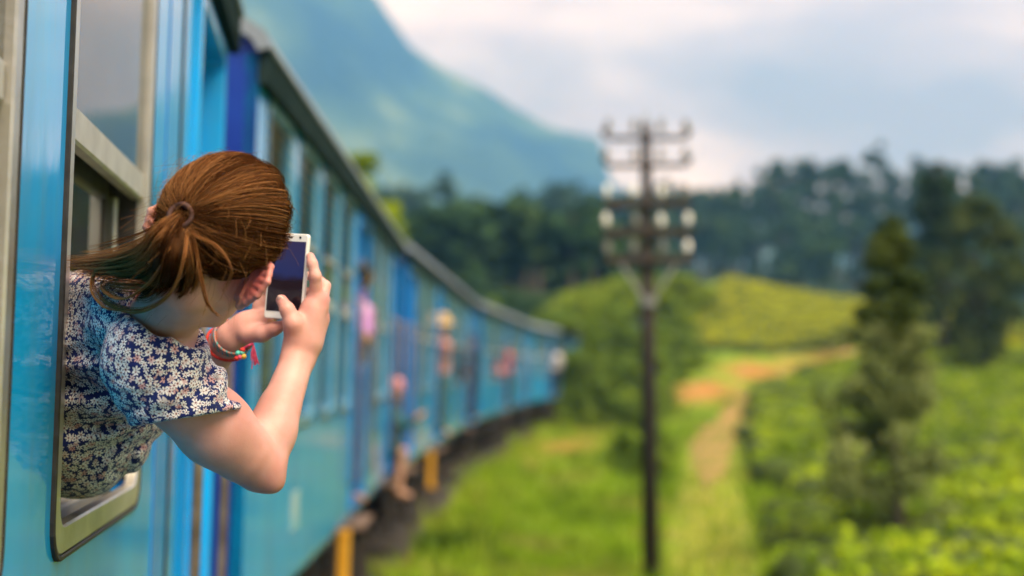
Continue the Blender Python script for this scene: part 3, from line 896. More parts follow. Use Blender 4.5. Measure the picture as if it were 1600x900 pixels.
def make_tree(name, label, cat, loc, trunk, crown_v, crown_f, leaf_m, group=None):
    root = empty(name, loc)
    tag(root, label, cat, group)
    trunk.build("trunk", M['bark'], root, smooth=True)
    obj("crown", np_mesh("crown", crown_v, crown_f, leaf_m, False), root)
    return root

def on_ground(u, depth):
    x = (u - 800) / F * depth; y = depth
    return np.array((x, y, float(ground_z(np.array([x]), np.array([y]))[0])))
def height_to(loc, v):
    """height a thing at loc needs to reach picture row v"""
    d = loc[1] * CP + (loc[2] - CAMZ) * SP
    return P(800, v, d)[2] - loc[2]

# --- young conifer-like tree right of the path
rng = np.random.default_rng(3)
loc = on_ground(1393, 17.8); H = height_to(loc, 335)
c, r = [], []
for k in range(120):
    t = rng.random() ** .85
    z = .05 * H + t * .93 * H
    env = np.interp(t, [0, .12, .35, .55, .66, .85, 1], [.80, .95, .86, .66, .50, .35, .08]) * H / 4.6
    a = rng.random() * 6.283; q = env * rng.random() ** .5 * (1 + .25 * math.sin(3 * a + t * 9))
    c.append((q * math.cos(a), q * math.sin(a), z)); r.append(.24 * (1.15 - .6 * t))
c, r = np.array(c), np.array(r)
low = c[:, 2] < .68 * H
root = empty("young_tree", loc); tag(root, "slender bushy tree, dark topped, standing between path and tea field", "tree")
limbs = [(h_, rng.random() * 6.28, .55 * (1.1 - h_ / H), .25) for h_ in np.linspace(.4, H * .9, 16)]
trunk_mb(H * .97, .075, .05, rng, limbs).build("trunk", M['bark'], root, smooth=True)
v, f = clump_leaves(c[low], r[low] * 1.2, 75, .06, rng); obj("crown", np_mesh("crown", v, f, M['leaf_grey'], False), root)
v, f = clump_leaves(c[~low], r[~low], 90, .05, rng); obj("crown_top", np_mesh("crown_top", v, f, M['leaf_olive'], False), root)

# --- broad trees behind it on the right
def round_tree(name, label, u, depth, vtop, env, leaf_m, seed, n=70, per=90, size=.13, cr=.9, r0=.2, group=None, cat="tree", squash=1.0, z0=.15, ztrunk=.9):
    rng = np.random.default_rng(seed)
    loc = on_ground(u, depth); H = height_to(loc, vtop)
    c, r = [], []
    for k in range(n):
        t = rng.random() ** .9
        e = np.interp(t, [q[0] for q in env], [q[1] for q in env])
        a = rng.random() * 6.283; q = e * (rng.random() ** .5)
        c.append((q * math.cos(a), q * math.sin(a), H * (z0 + t * (1 - z0)) - cr * .3)); r.append(cr * rng.uniform(.5, 1.0) * (1.1 - .45 * t))
    c, r = np.array(c), np.array(r)
    v, f = clump_leaves(c, r, per, size, rng)
    limbs = [(H * rng.uniform(.3, .85), rng.random() * 6.28, rng.uniform(.5, .9) * env[len(env) // 2][1], .5) for _ in range(9)]
    return make_tree(name, label, cat, loc, trunk_mb(H * ztrunk, r0, .15, rng, limbs), v, f, leaf_m, group)
round_tree("broad_tree", "broad olive-green tree behind the slender tree at the right edge", 1530, 58, 300, [(0, 2.0), (.3, 2.6), (.6, 2.3), (.85, 1.2), (1, .3)], M['leaf_olive'], 4, n=80, per=110, cr=.85, size=.13)
round_tree("dark_tree", "tall dark narrow tree rising above the broad olive one", 1470, 66, 248, [(0, 1.5), (.4, 1.4), (.7, 1.3), (.9, .8), (1, .3)], M['leaf_dark'], 5, n=70, per=110, cr=.8, size=.13)
round_tree("roadside_tree", "yellow-green treetop showing over the second coach's roof", 556, 21, 232, [(0, .5), (.4, .9), (.75, .8), (1, .2)], M['leaf_lime'], 6, n=50, per=90, cr=.4, size=.07, r0=.09)
round_tree("roadside_tree", "lower yellow-green treetop over the roof joint before the third coach", 606, 27, 345, [(0, .5), (.4, 1.0), (.75, .9), (1, .2)], M['leaf_lime'], 7, n=50, per=90, cr=.45, size=.08, r0=.08)
round_tree("small_tree", "small pale green treetop above the fourth coach's roof", 765, 62, 452, [(0, .5), (.4, 1.2), (.75, 1.0), (1, .2)], M['leaf_mid'], 17, n=40, per=80, cr=.6, size=.11, r0=.09)

# --- shrubs
SHR = "leafy green shrubs where the train disappears"
SHR_LABELS = ["green shrub touching the last coach's far end", "tall green shrub behind the front shrubs at the train's end", "shrub in front, low and close to the last coach", "green shrub in the clump just left of the telegraph pole", "broad shrub at the clump's foot left of the pole",
              "smallest shrub, by the rails at the last coach", "lime-yellow shrub on top of the clump above the train's end", "shrub of the clump directly behind the telegraph pole"]
for i, (u, d, vt, w, m_) in enumerate([(908, 55, 490, 1.5, 'leaf_mid'), (950, 61, 470, 1.7, 'leaf_mid'), (925, 57, 545, 1.4, 'leaf_mid'), (990, 60, 478, 1.6, 'leaf_mid'), (972, 55, 560, 1.5, 'leaf_mid'), (900, 55, 575, 1.0, 'leaf_mid'), (935, 66, 458, 1.7, 'leaf_lime'), (1010, 57, 540, 1.4, 'leaf_mid')]):
    round_tree("shrub", SHR_LABELS[i], u, d, vt, [(0, w), (.5, w), (.85, w * .7), (1, w * .3)], M[m_], 30 + i, n=46, per=80, cr=.7, size=.10, r0=.07, group=SHR, cat="shrub", z0=.05)
round_tree("shrub", "low green round shrub beside the path, behind the telegraph pole", 1008, 30, 645, [(0, .62), (.5, .72), (.85, .5), (1, .2)], M['leaf_mid'], 50, n=45, per=110, cr=.3, size=.05, r0=.05, cat="shrub", z0=.03)
round_tree("shrub", "yellowish shrub on the knoll just right of the pole", 1062, 84, 428, [(0, 2.2), (.5, 2.2), (.85, 1.4), (1, .4)], M['leaf_lime'], 51, n=60, per=90, cr=.9, size=.14, r0=.1, cat="shrub", z0=.03)
round_tree("shrub", "mid green shrub on the bank below the knoll", 1055, 70, 500, [(0, 1.6), (.5, 1.7), (.85, 1.1), (1, .4)], M['leaf_mid'], 52, n=55, per=90, cr=.75, size=.12, r0=.1, cat="shrub", z0=.03)
round_tree("shrub", "dark shrub under the upper tea terrace's left edge", 1030, 66, 565, [(0, 1.2), (.5, 1.3), (.85, .8), (1, .3)], M['leaf_mid'], 53, n=45, per=80, cr=.6, size=.10, r0=.08, cat="shrub", z0=.03)
round_tree("shrub", "dark shrub at the foot of the slender tree", 1345, 22, 760, [(0, .42), (.5, .42), (1, .15)], M['leaf_dark'], 54, n=30, per=90, cr=.22, size=.045, r0=.04, cat="shrub", z0=.03)
round_tree("shrub", "pale shrub in the lower right corner", 1560, 17.5, 800, [(0, .6), (.5, .6), (1, .2)], M['leaf_mid'], 55, n=30, per=90, cr=.28, size=.05, r0=.04, cat="shrub", z0=.03)

for i, (u, d, vt, w, m_, lb) in enumerate([(868, 80, 480, 1.8, 'leaf_mid', "green bush on the knoll just above the last coach's roof"), (903, 84, 458, 2.2, 'leaf_lime', "bright bush on the knoll left of the pole, lowest of three"),
                                           (938, 86, 442, 2.3, 'leaf_lime', "bright bush in the middle of the knoll left of the pole"), (972, 88, 434, 2.2, 'leaf_lime', "bright bush high on the knoll beside the pole's brace"),
                                           (1003, 88, 428, 2.0, 'leaf_mid', "green bush crowning the knoll right behind the pole"),
                                           (845, 88, 462, 2.4, 'leaf_far', "dark bush where the wood meets the knoll over the last coach"), (812, 90, 455, 2.6, 'leaf_far', "dark bush over the middle of the last coach's roof"), (780, 92, 450, 2.6, 'leaf_far', "dark bush over the fourth coach's rear end")]):
    round_tree("bush", lb, u, d, vt, [(0, w), (.5, w), (.85, w * .7), (1, w * .3)], M[m_], 70 + i, n=50, per=80, cr=.95, size=.15, r0=.08, group="bushes on the knoll beyond the train", cat="bush", z0=.03)

# --- tea gardens: rows of clipped bushes, a carpet nobody could count
def tea_field(polys, seed, row=1.15, gap=.8, size=1.0, name="tea_bushes", label=None, mat='tea'):
    rng = np.random.default_rng(seed)
    xs = np.arange(-5, 60, gap); ys = np.arange(12, 104, row)
    X, Y = np.meshgrid(xs, ys)
    Y = Y + .05 * X + 1.1 * np.sin(X / 7.) ; X = X + rng.normal(size=X.shape) * .12 + (np.arange(len(ys)) % 2)[:, None] * gap * .5; Y = Y + rng.normal(size=Y.shape) * .10
    X, Y = X.ravel(), Y.ravel()
    Z = ground_z(X, Y)
    u, v, d = proj(np.stack([X, Y, Z], -1))
    keep = np.zeros(len(X), bool)
    for pl, dmin, dmax in polys: keep |= inside(pl, u, v) & (d > dmin) & (d < dmax)
    X, Y, Z = X[keep], Y[keep], Z[keep]
    n = len(X)
    # core domes
    na_, nr_ = 8, 4
    th = np.arange(na_) / na_ * 2 * np.pi
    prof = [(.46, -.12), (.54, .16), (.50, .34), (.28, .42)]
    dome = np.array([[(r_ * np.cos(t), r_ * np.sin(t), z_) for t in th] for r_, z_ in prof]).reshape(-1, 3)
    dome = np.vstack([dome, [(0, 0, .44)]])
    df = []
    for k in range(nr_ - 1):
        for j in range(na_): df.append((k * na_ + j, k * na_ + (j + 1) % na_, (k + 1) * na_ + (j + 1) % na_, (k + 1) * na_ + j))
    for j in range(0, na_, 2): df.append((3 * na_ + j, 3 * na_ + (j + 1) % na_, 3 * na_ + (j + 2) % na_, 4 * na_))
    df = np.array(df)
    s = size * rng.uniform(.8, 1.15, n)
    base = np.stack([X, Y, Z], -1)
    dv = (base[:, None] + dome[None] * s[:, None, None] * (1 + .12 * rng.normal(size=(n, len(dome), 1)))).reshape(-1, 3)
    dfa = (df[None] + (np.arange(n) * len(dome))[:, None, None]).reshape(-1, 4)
    per = 80
    a = rng.random((n, per)) * 6.283; q = rng.random((n, per)) ** .5 * .58
    lz = .48 - .38 * (q / .58) ** 5 * rng.random((n, per)) + rng.normal(size=(n, per)) * .035
    lp = base[:, None] + np.stack([q * np.cos(a), q * np.sin(a), lz], -1) * s[:, None, None]
    lv, lf = leaf_quads(lp.reshape(-1, 3), .075 * size, rng, up=1.0)
    root = empty(name, tuple(base.mean(0))); tag(root, label, "tea bushes", kind="stuff")
    off = base.mean(0)
    o = obj("foliage", np_mesh("foliage", lv - off, lf, M[mat], False), root); o["kind"] = "stuff"
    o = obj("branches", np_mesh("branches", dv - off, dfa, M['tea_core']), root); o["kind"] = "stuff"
    return n
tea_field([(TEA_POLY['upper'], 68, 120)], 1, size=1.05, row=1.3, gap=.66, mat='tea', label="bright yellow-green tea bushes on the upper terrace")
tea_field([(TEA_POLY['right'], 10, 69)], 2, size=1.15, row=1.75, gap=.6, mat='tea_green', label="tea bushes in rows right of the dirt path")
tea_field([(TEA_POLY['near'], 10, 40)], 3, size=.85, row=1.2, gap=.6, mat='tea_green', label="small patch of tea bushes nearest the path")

# --- grass: blades over the embankment
def grass():
    rng = np.random.default_rng(9)
    n = 90000
    d = 9 + 50 * rng.random(n) ** 1.7
    u = rng.uniform(520, 1700, n)
    X = (u - 800) / F * d; Y = d
    td = track_dist(X, Y); keep = td > 1.42
    so = soil_amount(X, Y, False)
    keep &= rng.random(n) > so * 1.1
    Zt = ground_z(X, Y); uu, vv, dd = proj(np.stack([X, Y, Zt], -1))
    pathu = np.interp(vv, [600, 655, 700, 760, 900, 1000], [1240, 1150, 1118, 1108, 1118, 1135]); pathw = np.interp(vv, [600, 655, 760, 900], [30, 36, 48, 88])
    keep &= (abs(uu - pathu) > pathw) | (rng.random(n) < .12)
    X, Y, Zt = X[keep], Y[keep], Zt[keep]; n = len(X)
    clump = vnoise(X / .8, Y / .8, 77)
    h = (.10 + .34 * clump ** 2 * rng.random(n)) * np.where(track_dist(X, Y) < 2.3, 2.0, 1.0); w = .014 + .02 * rng.random(n)
    a = rng.random(n) * 6.283; ln = rng.normal(size=(n, 2)) * .35 * h[:, None]
    cx, cy = np.cos(a) * w, np.sin(a) * w
    b0 = np.stack([X - cx, Y - cy, Zt - .02], -1); b1 = np.stack([X + cx, Y + cy, Zt - .02], -1)
    t0 = np.stack([X + ln[:, 0] + cx * .25, Y + ln[:, 1] + cy * .25, Zt + h], -1); t1 = np.stack([X + ln[:, 0] - cx * .25, Y + ln[:, 1] - cy * .25, Zt + h], -1)
    v = np.stack([b0, b1, t0, t1], 1).reshape(-1, 3); f = np.arange(n * 4).reshape(n, 4)
    m_ = noise_mat("grass_blade", (.06, .11, .012), (.24, .27, .045), scale=.5, c2=(.22, .35, .014), rough=.7, spec=.05, transl=.25, detail=5)
    tag(obj("grass", np_mesh("grass", v, f, m_, False)), "green grass and weeds on the bank beside the train", "grass", kind="stuff")
grass()

# --- the wood beyond the valley: one mass, with the trees that stand out above it as things
def far_tree_geo(rng, H, W, kind):
    """returns leaf clump centres and radii of one tall tree"""
    n = int(rng.integers(12, 18))
    t = rng.random(n) ** .8
    if kind == 0: e = np.interp(t, [0, .3, .7, 1], [.5, 1, .75, .15])       # tall oval
    elif kind == 1: e = np.interp(t, [0, .5, .85, 1], [.15, .35, 1, .5])    # flat-topped on a bare stem
    else: e = np.interp(t, [0, .2, 1], [.9, 1, .08])                        # conical
    z0 = (.25, .55, .12)[kind]
    a = rng.random(n) * 6.283; q = e * W * rng.random(n) ** .5
    c = np.stack([q * np.cos(a), q * np.sin(a), H * (z0 + (1 - z0) * t) - .06 * H], -1)
    r = W * rng.uniform(.35, .62, n) * (1.1 - .4 * t)
    return c, r
def wood():
    rng = np.random.default_rng(21)
    V, Fc, o = [], [], 0
    TV = MB()
    rows = [(96, 26, 478), (112, 26, 462), (132, 28, 445), (160, 34, 420), (185, 40, 375), (212, 44, 330), (240, 50, 290), (270, 56, 240), (300, 56, 240)]
    for dep, n, vt in rows:
        for k in range(n):
            u = 430 + (1720 - 430) * (k + rng.random()) / n
            d = dep * rng.uniform(.95, 1.06)
            if dep < 150 and (u > 1000 or u < 560): continue
            if dep < 190 and 1060 < u < 1380 and rng.random() < .85: continue      # the open strip above the terrace
            loc = on_ground(u, d)
            sky = np.interp(u, [430, 590, 640, 700, 740, 800, 850, 880, 930, 960, 1010, 1040, 1075, 1100, 1150, 1215, 1290, 1345, 1400, 1430, 1500, 1600, 1720],
                            [290, 296, 300, 312, 322, 308, 300, 288, 296, 318, 300, 285, 300, 306, 290, 258, 254, 262, 262, 252, 262, 262, 262])
            top = max(vt, sky - 16) + abs(rng.normal()) * 9
            H = max(6, float(height_to(loc, top)))
            H = min(H, 34)
            c, r = far_tree_geo(rng, H, rng.uniform(2.0, 3.6), int(rng.integers(0, 3)) if rng.random() < .7 else 0)
            v, f = clump_leaves(c + loc, r, 26, .62, rng, flat=.85)
            V.append(v); Fc.append(f + o); o += len(v)
            TV.tube([loc + (0, 0, -.5), loc + (0, 0, H * .9)], [.28, .08], 5, caps=False)
    root = empty("wood", (60, 220, 10)); tag(root, "dark wood covering the slope beyond the tea gardens", "wood", kind="stuff")
    off = np.array((60, 220, 10.))
    q = obj("canopy", np_mesh("canopy", np.vstack(V) - off, np.vstack(Fc), M['leaf_far'], False), root); q["kind"] = "stuff"
    TV.v = [tuple(np.array(p) - off) for p in TV.v]
    q = TV.build("trunks", M['bark'], root); q["kind"] = "stuff"
wood()
STAND = [(695, 262, 250, 1, 2.3, "lone rounded tree standing above the wood left of the pole"),
         (882, 282, 245, 2, 3.2, "pointed tree at the wood's edge below the mountain's cliff"),
         (800, 300, 240, 0, 3.0, "rounded tree in the wood below the middle of the ridge"),
         (1040, 268, 230, 2, 3.0, "pointed tree rising directly behind the telegraph pole's arms"),
         (1150, 277, 235, 0, 3.0, "rounded tree first right of the pole in the treeline"),
         (1215, 242, 235, 0, 2.8, "tall tree at the left shoulder of the right-hand treeline"),
         (1270, 236, 240, 2, 2.6, "pointed tree in the middle of the right-hand treeline"),
         (1318, 240, 238, 0, 2.6, "tall oval tree left of the lone tufted one"),
         (1374, 203, 235, 1, 1.7, "bare-stemmed tree with a flat tuft, highest of the treeline"),
         (1434, 236, 236, 2, 2.8, "pointed tree just right of the tufted one"),
         (1536, 228, 225, 0, 2.3, "tall slim tree near the right edge of the treeline"),
         (1597, 238, 225, 0, 3.0, "tree cut by the right edge of the picture")]
for i, (u, vt, d, kind, W, lb) in enumerate(STAND):
    rng = np.random.default_rng(100 + i)
    loc = on_ground(u, d); H = float(height_to(loc, vt))
    c, r = far_tree_geo(rng, H, W, kind)
    c2_, r2_ = far_tree_geo(rng, H * .93, W * 1.25, kind); c, r = np.vstack([c, c2_]), np.concatenate([r, r2_])
    if kind == 1:
        c[:, 2] = np.maximum(c[:, 2], H * .80)
    v, f = clump_leaves(c, r * 1.05, 60, .42, rng)
    make_tree("woodland_tree", lb, "tree", loc, trunk_mb(H * .92, .3, .25, rng, [(H * q, rng.random() * 6.28, W * .8, .5) for q in (.5, .6, .7, .8)]), v, f, M['leaf_far'], "trees standing out of the far wood")

# ------------------------------------------------------------------ telegraph pole
M['pole'] = noise_mat("creosoted_pole", (.012, .008, .006), (.032, .021, .016), scale=5, rough=.8, bump=.5, stretch=(1, 1, .12))
M['porcelain'] = noise_mat("porcelain", (.72, .70, .66), (.82, .80, .76), scale=4, rough=.25)
M['galv'] = noise_mat("galvanised_iron", (.22, .22, .22), (.36, .36, .35), scale=9, rough=.5, metallic=.5)
PD = 15.6
pl = on_ground(1015, PD)
pole = empty("telegraph_pole", pl, (0, math.radians(-.35), 0)); tag(pole, "dark telegraph pole with five crossarms of white insulators", "telegraph pole")
def pz(v): return P(1015, v, PD)[2] - pl[2]
ztop = pz(190)
MB().tube([(0, 0, -.4), (0, 0, ztop * .5), (0, 0, ztop)], [.098, .082, .055], 14).build("mast", M['pole'], pole, smooth=True)
MB().tube([(0, 0, ztop), (0, 0, ztop + .03), (0, 0, ztop + .14)], [.06, .02, .006], 8).build("finial", M['galv'], pole)
px = PD / F
def ins_mesh():
    prof = [(.010, -.07), (.010, .0), (.036, .0), (.042, .025), (.030, .04), (.038, .055), (.036, .078), (.024, .09), (.026, .105), (.016, .118), (.0, .12)]
    n = 12; vs = [(r_ * math.cos(2 * math.pi * k / n), r_ * math.sin(2 * math.pi * k / n), z_) for r_, z_ in prof for k in range(n)]
    fs = [(i * n + k, i * n + (k + 1) % n, (i + 1) * n + (k + 1) % n, (i + 1) * n + k) for i in range(len(prof) - 1) for k in range(n)]
    return MB().add(vs, fs).mesh("insulator", M['porcelain'], True)
im = ins_mesh()
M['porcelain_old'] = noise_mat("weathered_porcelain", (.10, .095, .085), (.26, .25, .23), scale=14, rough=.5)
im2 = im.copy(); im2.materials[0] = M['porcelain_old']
for v_, u0, u1 in ((216, 951, 1078), (259, 951, 1078), (319, 953, 1078), (364, 951, 1080), (407, 953, 1080)):
    z = pz(v_); x0, x1 = (u0 - 1015) * px, (u1 - 1015) * px
    if v_ < 300: arm = MB().tube([(x0 - .03, -.115, z + .10), (x0 - .01, -.115, z + .03), (x0 + .06, -.115, z), (x1 - .06, -.115, z), (x1 + .01, -.115, z + .03), (x1 + .03, -.115, z + .10)], .028, 8).build("crossarm", M['pole'], pole)
    else: arm = MB().box(x0 - .03, x1 + .03, -.15, -.08, z - .045, z + .045, .01).build("crossarm", M['pole'], pole)
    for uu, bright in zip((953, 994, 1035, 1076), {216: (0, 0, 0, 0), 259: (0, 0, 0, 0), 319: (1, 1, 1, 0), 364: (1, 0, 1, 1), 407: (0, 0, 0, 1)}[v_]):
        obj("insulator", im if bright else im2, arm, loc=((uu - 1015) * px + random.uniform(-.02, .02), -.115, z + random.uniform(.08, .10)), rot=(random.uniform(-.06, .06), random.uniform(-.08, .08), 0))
for s in (-1, 1):
    MB().tube([(s * 42 * px, -.17, pz(415)), (s * 7 * px, -.11, pz(468))], .020, 6).build("brace", M['galv'], pole)
MB().tube([(0, 0, pz(478)), (0, 0, pz(465))], .10, 14).build("brace_collar", M['galv'], pole)

# ------------------------------------------------------------------ haze
hz_lo = float(min(GZ.min(), -3)) - 1.0
hm = bpy.data.materials.new("haze_air"); hm.use_nodes = True
hnt = hm.node_tree; hnt.nodes.clear()
ho = hnt.nodes.new("ShaderNodeOutputMaterial"); hv = hnt.nodes.new("ShaderNodeVolumePrincipled")
hv.inputs["Color"].default_value = (.16, .43, 1.0, 1)
hv.inputs["Density"].default_value = .00050
hv.inputs["Absorption Color"].default_value = (1, 1, 1, 1)
hv.inputs["Anisotropy"].default_value = 0.0
hnt.links.new(hv.outputs[0], ho.inputs["Volume"])
HZB = MB().box(-2700, 2700, -2700, 2760, hz_lo, 1010)
haze = HZB.build("haze", hm)
tag(haze, "pale blue haze over the valley and mountain", "haze", kind="stuff")

# ------------------------------------------------------------------ implicit bodies: smooth unions of tapered limbs, meshed as one surface
class Field:
    def __init__(self, lo, hi, h):
        self.lo = np.array(lo, float); self.h = h
        self.n = np.ceil((np.array(hi, float) - self.lo) / h).astype(int) + 1
        self.a = np.full(self.n, .1, np.float32)
    def grid(self, lo, hi):
        i0 = np.clip(np.floor((np.asarray(lo) - self.lo) / self.h).astype(int), 0, self.n - 1)
        i1 = np.clip(np.ceil((np.asarray(hi) - self.lo) / self.h).astype(int) + 1, 1, self.n)
        if np.any(i1 <= i0): return None, None
        ax = [(self.lo[k] + self.h * np.arange(i0[k], i1[k])).astype(np.float32) for k in range(3)]
        g = np.meshgrid(*ax, indexing='ij', sparse=True)
        return tuple(slice(i0[k], i1[k]) for k in range(3)), g
    def union(self, sl, d, k):
        a = self.a[sl]
        if k <= 0:
            self.a[sl] = np.minimum(a, d); return
        h = np.clip(.5 + .5 * (a - d) / k, 0, 1)
        self.a[sl] = a + (d - a) * h - k * h * (1 - h)
    def cut(self, sl, d, k=0.0):
        """smooth subtraction of the region d<0"""
        a = self.a[sl]; d = -d
        if k <= 0: self.a[sl] = np.maximum(a, d); return
        h = np.clip(.5 - .5 * (a - d) / k, 0, 1)
        self.a[sl] = a + (d - a) * h + k * h * (1 - h)
    def cone(self, p, q, r0, r1, k=.01, flat=None, clip=None, sub=False):
        p, q = np.asarray(p, float), np.asarray(q, float); m = max(r0, r1) * 1.2 + k + .02
        sl, g = self.grid(np.minimum(p, q) - m, np.maximum(p, q) + m)
        if sl is None: return
        ba = q - p; L2 = max(float(ba @ ba), 1e-9)
        X, Y, Z = g[0] - p[0], g[1] - p[1], g[2] - p[2]
        t = np.clip((X * ba[0] + Y * ba[1] + Z * ba[2]) / L2, 0, 1)
        X, Y, Z = X - t * ba[0], Y - t * ba[1], Z - t * ba[2]
        if flat is not None:
            ax, fac = np.asarray(flat[0], float), flat[1]; ax = ax / np.linalg.norm(ax)
            w = (X * ax[0] + Y * ax[1] + Z * ax[2]) * (1 / fac - 1)
            X, Y, Z = X + w * ax[0], Y + w * ax[1], Z + w * ax[2]
        d = np.sqrt(X * X + Y * Y + Z * Z) - (r0 + (r1 - r0) * t)
        if clip is not None:
            c0, nn = np.asarray(clip[0], float), np.asarray(clip[1], float); nn = nn / np.linalg.norm(nn)
            d = np.maximum(d, (g[0] - c0[0]) * nn[0] + (g[1] - c0[1]) * nn[1] + (g[2] - c0[2]) * nn[2])
        (self.cut if sub else self.union)(sl, d.astype(np.float32), k)
    def chain(self, pts, rs, k=.004, flat=None):
        for i in range(len(pts) - 1): self.cone(pts[i], pts[i + 1], rs[i], rs[i + 1], k, flat)
    def ell(self, c, axes, rad, k=.01, sub=False):
        """ellipsoid; axes = 3 unit rows, rad = radii along them"""
        c = np.asarray(c, float); axes = np.asarray(axes, float); m = max(rad) + k + .02
        sl, g = self.grid(c - m, c + m)
        if sl is None: return
        X, Y, Z = g[0] - c[0], g[1] - c[1], g[2] - c[2]
        k0 = 0; k1 = 0
        for ax, r in zip(axes, rad):
            w = X * ax[0] + Y * ax[1] + Z * ax[2]
            k0 = k0 + (w / r) ** 2; k1 = k1 + (w / (r * r)) ** 2
        k0 = np.sqrt(k0); d = k0 * (k0 - 1) / (np.sqrt(k1) + 1e-6)
        (self.cut if sub else self.union)(sl, d.astype(np.float32), k)
    def mesh(self, smooth=1):
        A = self.a; s = A < 0
        n = np.array(A.shape)
        c = [s[i:n[0] - 1 + i, j:n[1] - 1 + j, k:n[2] - 1 + k] for i in (0, 1) for j in (0, 1) for k in (0, 1)]
        any_ = c[0].copy(); all_ = c[0].copy()
        for q in c[1:]: any_ |= q; all_ &= q
        ci = np.argwhere(any_ & ~all_)
        idx = np.full(tuple(n - 1), -1, np.int32); idx[ci[:, 0], ci[:, 1], ci[:, 2]] = np.arange(len(ci))
        cor = [(i, j, k) for i in (0, 1) for j in (0, 1) for k in (0, 1)]
        val = {o: A[ci[:, 0] + o[0], ci[:, 1] + o[1], ci[:, 2] + o[2]] for o in cor}
        acc = np.zeros((len(ci), 3)); cnt = np.zeros(len(ci))
        for o in cor:
            for ax in range(3):
                if o[ax]: continue
                o2 = list(o); o2[ax] = 1; o2 = tuple(o2)
                a, b = val[o], val[o2]; m = (a < 0) != (b < 0)
                t = np.where(m, a / np.where(m, a - b, 1), 0)
                p = np.array(o, float)[None].repeat(len(ci), 0); p[:, ax] += t
                acc += p * m[:, None]; cnt += m
        v = ci + acc / cnt[:, None]
        faces = []
        for ax in range(3):
            b, c2 = (ax + 1) % 3, (ax + 2) % 3
            lo = [slice(1, n[k] - 1) for k in range(3)]; lo[ax] = slice(0, n[ax] - 1); hi = list(lo); hi[ax] = slice(1, n[ax])
            ed = np.argwhere(s[tuple(lo)] != s[tuple(hi)])
            st = np.array([1, 1, 1]); st[ax] = 0
            e = ed + st
            flip = s[e[:, 0], e[:, 1], e[:, 2]]
            def cell(db, dc):
                q = e.copy(); q[:, b] -= db; q[:, c2] -= dc
                return idx[q[:, 0], q[:, 1], q[:, 2]]
            f = np.stack([cell(1, 1), cell(0, 1), cell(0, 0), cell(1, 0)], 1)
            f[~flip] = f[~flip][:, ::-1]
            faces.append(f)
        f = np.vstack(faces); f = f[(f >= 0).all(1)]
        v = self.lo + v * self.h
        for _ in range(smooth):
            s2 = np.zeros_like(v); c_ = np.zeros(len(v))
            for i in range(4):
                np.add.at(s2, f[:, i], v[f[:, (i + 1) % 4]]); np.add.at(c_, f[:, i], 1)
            v = v * .4 + .6 * s2 / np.maximum(c_, 1)[:, None]
        return v, f

CB = np.array([(1, 0, 0), (0, -SP, CP), (0, -CP, -SP)])       # lens axes: right, up, towards the camera
def cv(x, y, z): return x * CB[0] + y * CB[1] + z * CB[2]

